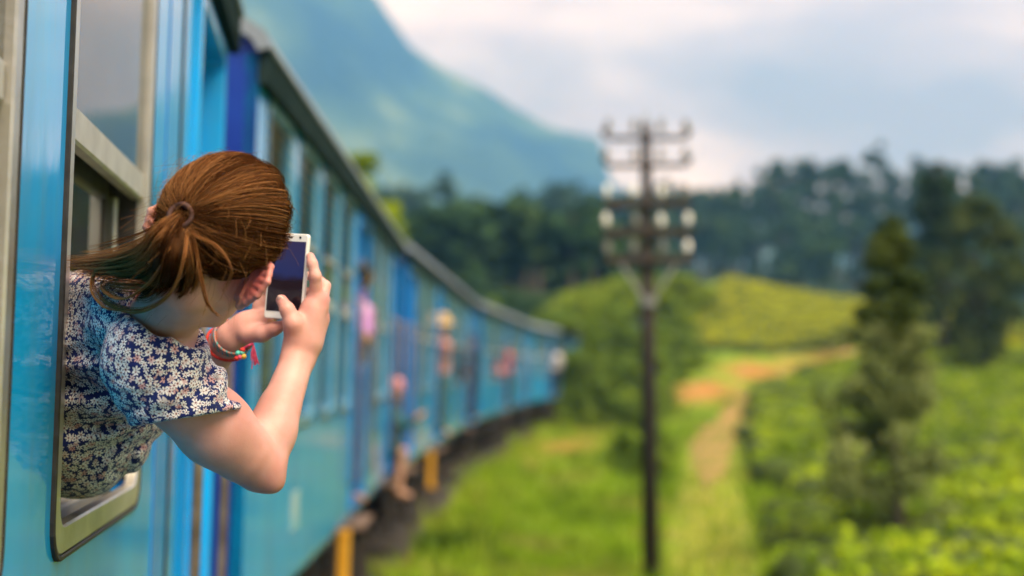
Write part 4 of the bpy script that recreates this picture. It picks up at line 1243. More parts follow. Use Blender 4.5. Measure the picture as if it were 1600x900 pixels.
# ------------------------------------------------------------------ materials of the woman
def skin_mat(name, c0, c1, red):
    m, nt, b = mat_new(name)
    tc = N(nt, "ShaderNodeTexCoord")
    n1 = N(nt, "ShaderNodeTexNoise"); n1.inputs["Scale"].default_value = 22; n1.inputs["Detail"].default_value = 6
    nt.links.new(tc.outputs["Object"], n1.inputs["Vector"])
    r = N(nt, "ShaderNodeValToRGB"); r.color_ramp.elements[0].position = .35; r.color_ramp.elements[0].color = (*c0, 1)
    r.color_ramp.elements[1].position = .65; r.color_ramp.elements[1].color = (*c1, 1)
    nt.links.new(n1.outputs["Fac"], r.inputs["Fac"])
    at = N(nt, "ShaderNodeAttribute"); at.attribute_name = "flush"
    mx = N(nt, "ShaderNodeMix", data_type='RGBA'); mx.inputs["B"].default_value = (*red, 1)
    nt.links.new(at.outputs["Fac"], mx.inputs["Factor"]); nt.links.new(r.outputs["Color"], mx.inputs["A"])
    vo = N(nt, "ShaderNodeTexVoronoi"); vo.inputs["Scale"].default_value = 130; nt.links.new(tc.outputs["Object"], vo.inputs["Vector"])
    fr = N(nt, "ShaderNodeMapRange"); fr.inputs["From Min"].default_value = .16; fr.inputs["From Max"].default_value = .06; fr.inputs["To Max"].default_value = .30
    nt.links.new(vo.outputs["Distance"], fr.inputs["Value"])
    n5 = N(nt, "ShaderNodeTexNoise"); n5.inputs["Scale"].default_value = 7; n5.inputs["Detail"].default_value = 3; nt.links.new(tc.outputs["Object"], n5.inputs["Vector"])
    mo = N(nt, "ShaderNodeMapRange"); mo.inputs["From Min"].default_value = .42; mo.inputs["From Max"].default_value = .72; mo.inputs["To Max"].default_value = .30; nt.links.new(n5.outputs["Fac"], mo.inputs["Value"])
    mp2 = N(nt, "ShaderNodeMix", data_type='RGBA'); mp2.inputs["B"].default_value = (*red, 1); nt.links.new(mo.outputs["Result"], mp2.inputs["Factor"]); nt.links.new(mx.outputs["Result"], mp2.inputs["A"])
    mf = N(nt, "ShaderNodeMix", data_type='RGBA'); mf.inputs["B"].default_value = (.42, .19, .11, 1); nt.links.new(fr.outputs["Result"], mf.inputs["Factor"]); nt.links.new(mp2.outputs["Result"], mf.inputs["A"])
    nt.links.new(mf.outputs["Result"], b.inputs["Base Color"])
    b.inputs["Roughness"].default_value = .48; b.inputs["Specular IOR Level"].default_value = .35
    b.inputs["Subsurface Weight"].default_value = .22
    b.inputs["Subsurface Radius"].default_value = (1.0, .35, .2); b.inputs["Subsurface Scale"].default_value = .006
    n2 = N(nt, "ShaderNodeTexNoise"); n2.inputs["Scale"].default_value = 420; n2.inputs["Detail"].default_value = 3
    nt.links.new(tc.outputs["Object"], n2.inputs["Vector"])
    n3 = N(nt, "ShaderNodeTexNoise"); n3.inputs["Scale"].default_value = 60; n3.inputs["Detail"].default_value = 3
    nt.links.new(tc.outputs["Object"], n3.inputs["Vector"])
    ad = N(nt, "ShaderNodeMath"); ad.operation = 'ADD'; nt.links.new(n2.outputs["Fac"], ad.inputs[0]); nt.links.new(n3.outputs["Fac"], ad.inputs[1])
    bp = N(nt, "ShaderNodeBump"); bp.inputs["Strength"].default_value = .25; bp.inputs["Distance"].default_value = .0012
    nt.links.new(ad.outputs[0], bp.inputs["Height"]); nt.links.new(bp.outputs[0], b.inputs["Normal"])
    return m
M['skin'] = skin_mat("fair_skin", (.60, .315, .27), (.68, .385, .345), (.53, .13, .125))

def daisy_mat():
    """navy cloth printed with small white daisies"""
    m, nt, b = mat_new("daisy_print_cotton")
    L = nt.links.new
    tc = N(nt, "ShaderNodeTexCoord"); geo = N(nt, "ShaderNodeNewGeometry")
    def vm(op, a, bb=None, s=None):
        n = N(nt, "ShaderNodeVectorMath"); n.operation = op
        L(a, n.inputs[0])
        if bb is not None:
            if isinstance(bb, tuple): n.inputs[1].default_value = bb
            else: L(bb, n.inputs[1])
        if s is not None:
            if isinstance(s, float): n.inputs["Scale"].default_value = s
            else: L(s, n.inputs["Scale"])
        return n
    def ma(op, a, bb=None, c=None, clamp=False):
        n = N(nt, "ShaderNodeMath"); n.operation = op; n.use_clamp = clamp
        for i, q in enumerate((a, bb, c)):
            if q is None: continue
            if isinstance(q, (int, float)): n.inputs[i].default_value = q
            else: L(q, n.inputs[i])
        return n.outputs[0]
    def flowers(scale, offset, R, petals):
        pos = vm('ADD', tc.outputs["Object"], offset).outputs[0]
        vo = N(nt, "ShaderNodeTexVoronoi"); vo.voronoi_dimensions = '3D'; vo.feature = 'F1'
        vo.inputs["Scale"].default_value = scale; vo.inputs["Randomness"].default_value = .8
        L(pos, vo.inputs["Vector"])
        dl = vm('SUBTRACT', pos, vo.outputs["Position"]).outputs[0]
        nd = vm('DOT_PRODUCT', dl, geo.outputs["Normal"]).outputs["Value"]
        pr = vm('SUBTRACT', dl, vm('SCALE', geo.outputs["Normal"], s=nd).outputs[0]).outputs[0]
        t1 = vm('NORMALIZE', vm('CROSS_PRODUCT', geo.outputs["Normal"], (.31, .52, .79)).outputs[0]).outputs[0]
        t2 = vm('CROSS_PRODUCT', geo.outputs["Normal"], t1).outputs[0]
        x = vm('DOT_PRODUCT', pr, t1).outputs["Value"]; y = vm('DOT_PRODUCT', pr, t2).outputs["Value"]
        ang = ma('ARCTAN2', y, x)
        sepc = N(nt, "ShaderNodeSeparateColor"); L(vo.outputs["Color"], sepc.inputs[0])
        ph = ma('MULTIPLY', sepc.outputs[0], 6.28)
        pet = ma('ABSOLUTE', ma('COSINE', ma('ADD', ma('MULTIPLY', ang, petals / 2), ph)))
        pet = ma('POWER', pet, 1.1)
        rad = vm('LENGTH', pr).outputs["Value"]
        size = ma('MULTIPLY_ADD', sepc.outputs[1], .45 * R, .72 * R)
        edge = ma('MULTIPLY', size, ma('MULTIPLY_ADD', pet, .72, .28))
        q = ma('SUBTRACT', edge, rad)
        white = ma('MULTIPLY', q, 1 / .0011, clamp=True)
        cen = ma('MULTIPLY', ma('SUBTRACT', ma('MULTIPLY', size, .24), rad), 1 / .0008, clamp=True)
        rose = ma('MULTIPLY', ma('SUBTRACT', ma('MULTIPLY', size, .46), rad), 1 / .002, clamp=True)
        return white, cen, rose, sepc.outputs[2]
    base = (.012, .026, .19, 1)
    nz = N(nt, "ShaderNodeTexNoise"); nz.inputs["Scale"].default_value = 40
    L(tc.outputs["Object"], nz.inputs["Vector"])
    rb = N(nt, "ShaderNodeValToRGB"); rb.color_ramp.elements[0].color = (.006, .011, .075, 1); rb.color_ramp.elements[1].color = (.013, .028, .19, 1)
    L(nz.outputs["Fac"], rb.inputs["Fac"])
    col = rb.outputs["Color"]
    def over(fac, colour, under):
        n = N(nt, "ShaderNodeMix", data_type='RGBA')
        if isinstance(fac, float): n.inputs["Factor"].default_value = fac
        else: L(fac, n.inputs["Factor"])
        L(under, n.inputs["A"])
        if isinstance(colour, tuple): n.inputs["B"].default_value = (*colour, 1)
        else: L(colour, n.inputs["B"])
        return n.outputs["Result"]
    for sc_, of, R, pt in ((62, (.5, .2, .9), .0077, 6), (66, (.013, .77, .31), .0069, 6)):
        w, c, rs, tint = flowers(sc_, of, R, pt)
        pw = N(nt, "ShaderNodeValToRGB"); pw.color_ramp.elements[0].position = .66; pw.color_ramp.elements[0].color = (.79, .79, .84, 1)
        pw.color_ramp.elements[1].position = .9; pw.color_ramp.elements[1].color = (.62, .38, .42, 1)
        L(tint, pw.inputs["Fac"])
        col = over(w, pw.outputs["Color"], col)
        col = over(ma('MULTIPLY', rs, .35), (.55, .25, .27), col)
        col = over(c, (.10, .012, .02), col)
    L(col, b.inputs["Base Color"])
    b.inputs["Roughness"].default_value = .8; b.inputs["Specular IOR Level"].default_value = .2
    b.inputs["Sheen Weight"].default_value = .15
    n2 = N(nt, "ShaderNodeTexNoise"); n2.inputs["Scale"].default_value = 17; n2.inputs["Detail"].default_value = 5; n2.inputs["Distortion"].default_value = .6
    mp = N(nt, "ShaderNodeMapping"); mp.inputs["Scale"].default_value = (.6, .6, 1.5); L(tc.outputs["Object"], mp.inputs["Vector"]); L(mp.outputs[0], n2.inputs["Vector"])
    bp = N(nt, "ShaderNodeBump"); bp.inputs["Strength"].default_value = .9; bp.inputs["Distance"].default_value = .014
    L(n2.outputs["Fac"], bp.inputs["Height"]); L(bp.outputs[0], b.inputs["Normal"])
    return m
M['daisy'] = daisy_mat()

def hair_mat(name, dark, mid, light):
    m = bpy.data.materials.new(name); m.use_nodes = True
    nt = m.node_tree; nt.nodes.clear()
    o = nt.nodes.new("ShaderNodeOutputMaterial"); h = nt.nodes.new("ShaderNodeBsdfHairPrincipled")
    h.parametrization = 'COLOR'; h.inputs['IOR'].default_value = 1.3
    at = nt.nodes.new("ShaderNodeAttribute"); at.attribute_name = "tone"
    r = nt.nodes.new("ShaderNodeValToRGB")
    r.color_ramp.elements[0].position = .1; r.color_ramp.elements[0].color = (*dark, 1)
    r.color_ramp.elements[1].position = .95; r.color_ramp.elements[1].color = (*light, 1)
    e = r.color_ramp.elements.new(.55); e.color = (*mid, 1)
    nt.links.new(at.outputs["Fac"], r.inputs["Fac"]); nt.links.new(r.outputs["Color"], h.inputs["Color"])
    h.inputs["Roughness"].default_value = .38; h.inputs["Radial Roughness"].default_value = .6
    pb = nt.nodes.new("ShaderNodeBsdfPrincipled"); pb.inputs["Roughness"].default_value = .5; pb.inputs["Specular IOR Level"].default_value = .0
    nt.links.new(r.outputs["Color"], pb.inputs["Base Color"])
    mx = nt.nodes.new("ShaderNodeMixShader"); mx.inputs[0].default_value = .0
    nt.links.new(pb.outputs[0], mx.inputs[1]); nt.links.new(h.outputs[0], mx.inputs[2])
    tp = nt.nodes.new("ShaderNodeBsdfTransparent"); tp.inputs["Color"].default_value = (.95, .62, .38, 1)      # light passes on through thin strands
    m2 = nt.nodes.new("ShaderNodeMixShader"); m2.inputs[0].default_value = .42
    nt.links.new(mx.outputs[0], m2.inputs[1]); nt.links.new(tp.outputs[0], m2.inputs[2])
    nt.links.new(m2.outputs[0], o.inputs["Surface"])
    return m
M['hair'] = hair_mat("chestnut_hair", (.026, .0115, .0052), (.108, .047, .0205), (.47, .235, .10))
M['hair_cap'] = noise_mat("hair_roots", (.035, .015, .007), (.10, .042, .017), scale=40, rough=.85, spec=.05, bump=.5, bscale=90, bdist=.003)

# ------------------------------------------------------------------ the woman
HC = P(343, 385, 2.13)
hf, hr = cv(.25, -.19, -.945), cv(.845, -.49, .15)
hf /= np.linalg.norm(hf); hr -= hf * (hr @ hf); hr /= np.linalg.norm(hr); hu = np.cross(hr, hf)
HB = np.array([hr, hf, hu])
def hl(x, y, z): return HC + x * hr + y * hf + z * hu

RS, EL, WR = P(250, 590, 2.19), P(406, 728, 2.33), P(467, 556, 2.44)
NK, NH = P(246, 512, 2.25), hl(0, -.025, -.075)
LS, LE, LW = P(222, 480, 2.50), P(262, 625, 2.72), P(364, 527, 2.53)
WOMAN = empty("person", (float(P(60, 700, 2.6)[0]), float(P(60, 700, 2.6)[1]), 1.70))
tag(WOMAN, "woman with brown ponytail in daisy-print dress leaning out of the window, holding up a phone", "person")
WO = np.array(WOMAN.location)

def build_body():
    fd = Field(P(-70, 0, 2.70) * (1, 0, 0) + (-.12, 2.02, 1.72), (-.27, 2.86, 2.47), .0024)
    # torso (inside the dress), neck
    fd.ell(P(122, 604, 2.54), CB, (.098, .165, .14), .02)
    fd.cone(P(116, 614, 2.55), P(-20, 660, 2.68), .130, .13, .04)
    fd.cone(P(195, 545, 2.38), NK, .085, .055, .04)
    fd.cone(NK, NH, .052, .050, .03)
    fd.cone(NK, RS, .045, .05, .03); fd.cone(NK, LS, .045, .05, .03)
    # head
    fd.ell(hl(0, -.015, .03), HB, (.077, .097, .094), .01)
    fd.ell(hl(0, .030, -.030), HB, (.060, .060, .078), .03)
    fd.cone(hl(.046, .012, -.060), hl(.012, .072, -.096), .020, .016, .025); fd.cone(hl(-.046, .012, -.060), hl(-.012, .072, -.096), .020, .016, .025)
    fd.cone(hl(.012, .074, -.096), hl(-.012, .074, -.096), .016, .016, .015)
    for s in (-1, 1):
        fd.cone(hl(s * .052, .055, -.030), hl(s * .035, .075, -.045), .020, .018, .02)      # cheeks
        fd.cone(hl(s * .012, .080, .022), hl(s * .040, .062, .020), .009, .007, .012)       # brows
        fd.ell(hl(s * .032, .090, .000), HB, (.016, .012, .010), .010, sub=True)           # eye sockets
    fd.cone(hl(0, .092, .010), hl(0, .113, -.030), .007, .011, .008)                        # nose
    fd.cone(hl(.010, .100, -.034), hl(-.010, .100, -.034), .007, .007, .006)
    fd.cone(hl(.018, .090, -.062), hl(-.018, .090, -.062), .006, .006, .006)
    fd.cone(hl(.014, .089, -.072), hl(-.014, .089, -.072), .007, .007, .006)
    # ears
    for s in (-1, 1):
        ec = (s * .072, -.006, -.024)
        def ep(f_, u_, o_): return hl(ec[0] + s * 1.25 * (o_ + .95 * max(0, -f_)), ec[1] + 1.22 * f_ - .12 * u_, ec[2] + 1.25 * u_)
        pts = [(.010, .008, .0), (.013, .024, .005), (.003, .034, .010), (-.011, .031, .014), (-.019, .014, .016), (-.017, -.006, .014), (-.008, -.021, .009), (.002, -.029, .006)]
        fd.chain([ep(*q) for q in pts], [.0042, .0046, .0046, .0046, .0044, .0042, .005, .0065], .0025)
        for q in pts[1:] + [tuple((np.array(pts[i_]) + np.array(pts[i_ + 1])) / 2) for i_ in range(1, 7)]: fd.cone(ep(.004, q[1] * .55 - .002, .0), ep(*q), .0085, .0042, .003)
        fd.cone(ep(-.002, .018, .004), ep(-.003, -.016, .002), .010, .009, .004, flat=(hr, .45))
        fd.cone(ep(-.009, .016, .010), ep(-.008, -.010, .008), .004, .004, .003)
        fd.ell(ep(.011, -.004, .004), HB, (.005, .005, .008), .004)
    # right arm
    fd.cone(RS, RS + (EL - RS) * .55, .060, .056, .02); fd.cone(RS + (EL - RS) * .5, EL, .055, .0405, .02)
    fd.cone(RS + (EL - RS) * .55 + cv(0, -.006, 0), RS + (EL - RS) * .8 + cv(.0, -.004, 0), .054, .0455, .02)
    fd.ell(P(427, 753, 2.335), CB, (.018, .018, .024), .016)
    fa = WR - EL
    fd.cone(EL, EL + fa * .30 + cv(.002, 0, 0), .0385, .0375, .016); fd.cone(EL + fa * .28, WR, .0375, .027, .016)
    fd.cone(EL + fa * .10 + cv(-.008, .0, .006), EL + fa * .5 + cv(-.004, 0, .004), .032, .029, .02)
    # left arm
    fd.cone(LS, LE, .05, .042, .02)
    fb = LW - LE
    fd.cone(LE, LE + fb * .35, .042, .040, .015); fd.cone(LE + fb * .33, LW, .040, .0275, .015)
    # right hand
    hd = lambda u, v, d: P(u, v, d)
    fd.cone(WR, hd(474, 530, 2.445), .0285, .029, .015, flat=(cv(.5, .1, .86), .80))
    fd.cone(hd(468, 535, 2.445), hd(496, 468, 2.452), .026, .0185, .012); fd.cone(hd(482, 535, 2.452), hd(500, 500, 2.468), .024, .017, .012)
    fd.cone(hd(478, 530, 2.445), hd(490, 485, 2.448), .026, .021, .012)
    fd.chain([hd(494, 466, 2.450), hd(493, 432, 2.437), hd(488, 412, 2.440), hd(485, 401, 2.446)], [.0125, .0098, .0088, .0076], .005)          # index
    fd.chain([hd(502, 474, 2.456), hd(508, 447, 2.474), hd(492, 432, 2.492), hd(474, 430, 2.498)], [.0120, .0098, .0086, .0076], .004)         # middle
    fd.chain([hd(503, 490, 2.464), hd(507, 468, 2.486), hd(490, 456, 2.500), hd(470, 455, 2.502)], [.0115, .0094, .0084, .0074], .004)         # ring
    fd.chain([hd(499, 508, 2.472), hd(501, 492, 2.494), hd(486, 480, 2.506), hd(470, 480, 2.506)], [.0105, .0086, .0076, .0068], .004)         # little
    fd.chain([hd(464, 536, 2.437), hd(458, 506, 2.420), hd(449, 484, 2.421), hd(440, 469, 2.436)], [.0185, .0150, .0118, .0098], .008)         # thumb
    fd.ell(hd(462, 512, 2.428), CB, (.017, .024, .013), .012)
    for u_, v_, d_ in ((503, 470, 2.446), (508, 480, 2.455), (508, 496, 2.463)):
        fd.ell(hd(u_ - 3, v_, d_), CB, (.0075, .0075, .0075), .008)                                                                            # knuckles
    # left hand, under and behind the phone
    fd.cone(LW, hd(388, 508, 2.525), .0275, .027, .015, flat=(cv(.4, -.6, .7), .8))
    fd.cone(hd(384, 512, 2.52), hd(412, 500, 2.518), .026, .020, .012)
    fd.chain([hd(388, 522, 2.505), hd(410, 521, 2.492), hd(428, 514, 2.485), hd(440, 509, 2.482)], [.017, .0145, .0115, .0095], .007)          # thumb along the lower edge
    for i, (du, dv) in enumerate(((0, 0), (4, 16), (5, 30), (4, 44))):
        fd.chain([hd(404 + du * .4, 478 + dv * .7, 2.525), hd(412 + du, 455 + dv, 2.527), hd(430 + du, 447 + dv, 2.519), hd(446 + du, 450 + dv, 2.514)], [.0115, .0095, .0085, .0074], .004)
    v, f = fd.mesh(1)
    mesh = np_mesh("body", v - WO, f, M['skin'])
    fl = np.zeros(len(v))
    for c, r, k in ((hl(.088, -.014, -.015), .042, 1.0), (hl(-.085, -.012, -.012), .03, .7), (P(424, 752, 2.32), .05, .35), (P(505, 470, 2.45), .022, .35), (P(507, 490, 2.46), .022, .35), (P(440, 466, 2.43), .014, .3), (hl(0, .113, -.03), .02, .4), (hl(0, .09, -.067), .018, .8), (P(487, 404, 2.445), .014, .3)):
        fl = np.maximum(fl, k * np.clip(1.4 - np.linalg.norm(v - c, axis=1) / r, 0, 1))
    at = mesh.attributes.new("flush", 'FLOAT', 'POINT'); at.data.foreach_set("value", fl.astype(np.float32))
    return obj("body", mesh, WOMAN)
build_body()

M['eye'] = noise_mat("eye_white", (.75, .72, .70), (.8, .78, .76), scale=9, rough=.15)
M['nail'] = noise_mat("fingernail", (.66, .40, .36), (.72, .47, .42), scale=40, rough=.22)
def ellipsoid_mb(c, axes, rad, n=14, m=8):
    vs, fs = [], []
    for i in range(m + 1):
        t = math.pi * i / m
        for k in range(n):
            q = 2 * math.pi * k / n
            w = (math.sin(t) * math.cos(q) * rad[0], math.sin(t) * math.sin(q) * rad[1], math.cos(t) * rad[2])
            vs.append(tuple(np.asarray(c) + w[0] * axes[0] + w[1] * axes[1] + w[2] * axes[2]))
    for i in range(m):
        for k in range(n): fs.append((i * n + k, (i + 1) * n + k, (i + 1) * n + (k + 1) % n, i * n + (k + 1) % n))
    return MB().add(vs, fs)
for s in (-1, 1):
    ellipsoid_mb(hl(s * .031, .070, 0) - WO, HB, (.012, .012, .011)).build("eye", M['eye'], WOMAN, smooth=True)
na_ = np.array([cv(.85, .3, .42), cv(-.45, .88, .05), cv(-.35, -.2, .9)])
ellipsoid_mb(P(438.5, 468, 2.427) - WO, na_, (.0062, .0085, .0025)).build("thumbnail", M['nail'], WOMAN, smooth=True)

def build_dress():
    fd = Field(P(-70, 0, 2.70) * (1, 0, 0) + (-.16, 2.0, 1.66), (-.42, 2.92, 2.42), .0036)
    fd.ell(P(124, 604, 2.53), CB, (.122, .190, .17), .02)
    fd.cone(P(116, 614, 2.54), P(-30, 662, 2.68), .165, .165, .05)
    fd.cone(P(178, 560, 2.43), P(218, 528, 2.33), .118, .085, .05)
    fd.cone(P(180, 520, 2.42), P(140, 520, 2.46), .10, .10, .06)
    fd.cone(P(150, 492, 2.40), P(228, 496, 2.29), .072, .058, .04)
    fd.cone(P(212, 494, 2.27), P(252, 524, 2.22), .066, .062, .03)
    fd.cone(NK + cv(-.005, -.012, 0), RS + cv(-.002, .026, 0), .058, .074, .03)
    fd.cone(P(200, 505, 2.40), LS, .085, .075, .05)
    fd.cone(LS, LS + (LE - LS) * .45, .075, .07, .03)
    hem_c, hem_n = P(297, 651, 2.2), cv(.16, -.98, .06)
    fd.cone(P(240, 566, 2.19), P(302, 664, 2.225), .080, .079, .02, clip=(hem_c, hem_n))
    # hollow under the sleeve hem and at the neck
    ax = (EL - RS) / np.linalg.norm(EL - RS)
    a0 = RS + (EL - RS) * .34
    fd.cone(a0, EL, .066, .062, .004, sub=True)
    fd.cone(NK + (NH - NK) * .40, NH + (NH - NK) * .6, .056, .064, .012, sub=True)
    fd.cone(P(300, 500, 2.2), P(330, 470, 2.14), .05, .07, .01, sub=True)
    # creases: pulled from the armpit and across the sleeve
    m = abs(fd.a) < .03
    ii = np.argwhere(m); p = fd.lo + ii * fd.h
    u, v_, dep = proj(p)
    du, dv = u - 246, v_ - 648
    rr_ = np.hypot(du, dv) / 900; th = np.arctan2(dv, du)
    n1 = fbm(u / 60, v_ / 60, 3, 41); n2 = fbm(u / 130 + 7, v_ / 45, 3, 43)
    body = (u < 262) & (dep > 2.24)
    d = np.where(body, .0095 * np.sin(th * 13 + n1 * 6) * np.exp(-rr_ / .16) * np.clip((rr_ - .03) / .05, 0, 1), 0)
    d += np.where(body, .0085 * np.sin(v_ / 9.0 + 6 * n2 + du / 60) * np.clip(1 - abs(v_ - 600) / 130, 0, 1), 0)
    along = (u - 254) * .58 + (v_ - 566) * .82; acr = (u - 254) * .82 - (v_ - 566) * .58
    d += np.where(~body, .0070 * np.sin(along / 8.5 + acr / 26 + 7 * n1) * np.clip(along / 60, .2, 1) * np.clip(-((p - hem_c) @ (hem_n / np.linalg.norm(hem_n))) / .03, 0, 1), 0)
    d += .0035 * n2 + .002 * fbm(u / 22, v_ / 16, 2, 47)
    fd.a[ii[:, 0], ii[:, 1], ii[:, 2]] += d.astype(np.float32)
    v, f = fd.mesh(1)
    return obj("dress", np_mesh("dress", v - WO, f, M['daisy']), WOMAN)
build_dress()

# ---- hair
def hair_curves(name, strands, radii, tones, mat, parent, org):
    hc = bpy.data.hair_curves.new(name)
    hc.add_curves([s.shape[0] for s in strands])
    pts = np.vstack(strands).astype(np.float32) - org.astype(np.float32)
    hc.position_data.foreach_set("vector", pts.ravel())
    ra = hc.attributes.get("radius") or hc.attributes.new("radius", 'FLOAT', 'POINT')
    ra.data.foreach_set("value", np.concatenate(radii).astype(np.float32))
    ta = hc.attributes.new("tone", 'FLOAT', 'CURVE'); ta.data.foreach_set("value", np.asarray(tones, np.float32))
    hc.materials.append(mat)
    o = bpy.data.objects.new(name, hc)
    return link(o, parent)

EC, ER = np.array((0, -.015, .03)), np.array((.080, .099, .096))
TIE = np.array((-.004, -.118, .014))
def build_hair():
    rng = np.random.default_rng(7)
    fd = Field(HC - .16, HC + .16, .003)
    fd.ell(hl(*EC), HB, tuple(ER + .004), .0)
    g = np.argwhere(abs(fd.a) < .09); p = fd.lo + g * fd.h - HC
    l = p @ HB.T; dn = (l - EC) / ER; dn /= np.linalg.norm(dn, axis=1)[:, None] + 1e-9
    def hairline(dn):
        """>0 inside the hair"""
        x, y, z = np.abs(dn[:, 0]), dn[:, 1], dn[:, 2]
        front = np.interp(y, [-1, -.25, .05, .15, .35, .55, .72, .85, 1], [-.80, -.72, -.45, -.24, -.14, .0, .28, .72, 1.2])
        return z - front
    cut = -hairline(dn) * .05
    a = fd.a[g[:, 0], g[:, 1], g[:, 2]]
    fd.a[g[:, 0], g[:, 1], g[:, 2]] = np.maximum(a, cut)
    v, f = fd.mesh(2)
    hair = obj("hair", np_mesh("hair", v - WO, f, M['hair_cap']), WOMAN)
    S, R, T = [], [], []
    td = (TIE - EC) / ER; td /= np.linalg.norm(td)
    n = 0; K = 16
    clump_dirs = rng.normal(size=(420, 3)); clump_dirs /= np.linalg.norm(clump_dirs, axis=1)[:, None]
    clump_h = rng.random(420); clump_t = rng.random(420)
    cand = rng.normal(size=(36000, 3)); cand /= np.linalg.norm(cand, axis=1)[:, None]
    cand = cand[hairline(cand) > rng.random(len(cand)) * .05][:13500]
    for q in cand:
        ci = int(np.argmax(clump_dirs @ q))
        om = math.acos(max(-1, min(1, float(q @ td))))
        if om < .12: continue
        t = np.linspace(0, 1, K)[:, None]
        qd = q + .16 * (clump_dirs[ci] - q); qd /= np.linalg.norm(qd)
        dirs = (np.sin((1 - t) * om) * q + np.sin(t * om) * td) / math.sin(om)
        d2 = (np.sin((1 - t) * om) * qd + np.sin(t * om) * td) / math.sin(om)
        dirs = dirs * (1 - np.sin(t * math.pi) * .8) + d2 * np.sin(t * math.pi) * .8
        dirs /= np.linalg.norm(dirs, axis=1)[:, None]
        side = np.cross(dirs, td); side /= np.linalg.norm(side, axis=1)[:, None] + 1e-6
        w = rng.normal() * .05 + .05 * math.sin(q[0] * 9 + q[2] * 5)
        dirs = dirs + side * (w * np.sin(t * math.pi)); dirs /= np.linalg.norm(dirs, axis=1)[:, None]
        lift = .0035 + .009 * rng.random() ** 1.6 + .009 * clump_h[ci]
        fly = rng.random() < .06 and q[1] < .15
        if fly: lift += abs(rng.normal()) * .007
        env = np.clip(t * 5, .15, 1) * np.clip((1 - t) * 4, .25, 1)
        pl_ = EC + dirs * (ER + lift * env)
        tie_off = np.array((rng.normal() * .007, rng.normal() * .003, rng.normal() * .007))
        b = np.clip((t - .72) / .28, 0, 1) ** 1.4
        pl_ = pl_ * (1 - b) + (TIE + tie_off) * b
        if fly: pl_ = pl_ + np.cumsum(rng.normal(size=(K, 3)) * .0012, 0)
        S.append(HC + pl_ @ HB)
        hi = rng.random() < .10
        r0 = rng.uniform(.00017, .00033) * (.7 if fly else 1.3 if hi else 1)
        R.append(np.full(K, r0)); T.append(np.clip(.08 + .55 * clump_t[ci] ** 1.5 + .16 * rng.random() + (.25 if fly else 0) + (.35 if hi else 0) + .10 * q[2] - .10 * q[0], 0, 1))  # crown lighter, right side darker: highlight painted into the strand tone
    # ponytail locks: guide points in space
    tw = hl(*TIE); tu, tv, tdp = proj(tw)
    G = [([(262, 362, 2.02), (228, 392, 2.08), (172, 405, 2.22), (104, 411, 2.36)], 560, .014, .022, .8),  # left locks' tone raised to offset their shade and blue bounce
         ([(262, 370, 2.01), (236, 405, 2.06), (190, 418, 2.18), (108, 418, 2.34)], 660, .017, .024, .78),
         ([(268, 378, 2.005), (248, 418, 2.05), (205, 430, 2.16), (135, 420, 2.30)], 560, .018, .022, .75),
         ([(276, 386, 2.0), (266, 428, 2.04), (240, 452, 2.11), (205, 448, 2.19)], 600, .018, .020, .35),
         ([(284, 388, 2.005), (279, 422, 2.03), (260, 448, 2.07), (222, 458, 2.16)], 560, .018, .016, .35),
         ([(293, 386, 2.005), (297, 418, 2.02), (288, 448, 2.05), (262, 468, 2.10)], 420, .016, .012, .4),
         ([(300, 380, 2.01), (308, 408, 2.02), (309, 435, 2.035), (298, 462, 2.06)], 170, .008, .006, .7),
         ([(286, 400, 1.985), (264, 458, 2.02), (214, 486, 2.11), (162, 470, 2.20), (146, 434, 2.25)], 110, .0042, .0032, 1.0),
         ([(268, 388, 1.99), (234, 440, 2.05), (192, 466, 2.13), (160, 448, 2.21), (172, 424, 2.24)], 80, .0040, .0030, .95),
         ([(301, 374, 2.0), (311, 430, 2.01), (323, 474, 2.03), (348, 500, 2.06)], 55, .0035, .0020, .95),
         ([(304, 364, 2.0), (338, 382, 1.995), (361, 420, 2.005), (343, 464, 2.035)], 60, .0038, .0022, .95),
         ([(240, 388, 2.03), (190, 402, 2.13), (152, 424, 2.22), (144, 452, 2.22), (166, 480, 2.19), (205, 484, 2.13)], 100, .005, .0028, 1.0),
         ([(262, 352, 2.02), (226, 374, 2.08), (180, 390, 2.20), (125, 404, 2.33)], 40, .012, .014, .7)]
    for pts, cnt, w0, w1, tone in G:
        ctl = np.array([hl(TIE[0], TIE[1] + .012, TIE[2]), tw] + [P(*q) for q in pts])
        ctl = np.vstack([2 * ctl[0] - ctl[1], ctl, 2 * ctl[-1] - ctl[-2]])
        KK = 22
        tt = np.linspace(0, len(ctl) - 3 - 1e-6, KK); i = tt.astype(int); ff = (tt - i)[:, None]
        a, b, c, d = ctl[i], ctl[i + 1], ctl[i + 2], ctl[i + 3]
        gd = .5 * (2 * b + (c - a) * ff + (2 * a - 5 * b + 4 * c - d) * ff ** 2 + (3 * b - 3 * c + d - a) * ff ** 3)
        s = np.linspace(0, 1, KK)[:, None]
        wid = .007 + (w0 - .007) * np.clip(s * 3.2 - .25, 0, 1) + (w1 - w0) * s
        wid = np.minimum(wid, w0 + (w1 - w0) * s + .0005)
        if cnt > 300:
            core = MB(); core.tube([q - WO for q in gd[2:-3]], [float(w_) * .78 * min(1.0, (KK - 4 - i_) / 9.0 + .04) for i_, w_ in enumerate(wid[2:-3, 0])], 9)
            core.build("ponytail_core", M['hair_cap'], hair, smooth=True)
        nsub = max(2, cnt // 25); sub = rng.normal(size=(nsub, 3)); sub *= (rng.uniform(.72, 1.08, nsub) / np.linalg.norm(sub, axis=1))[:, None]; st = rng.random(nsub)
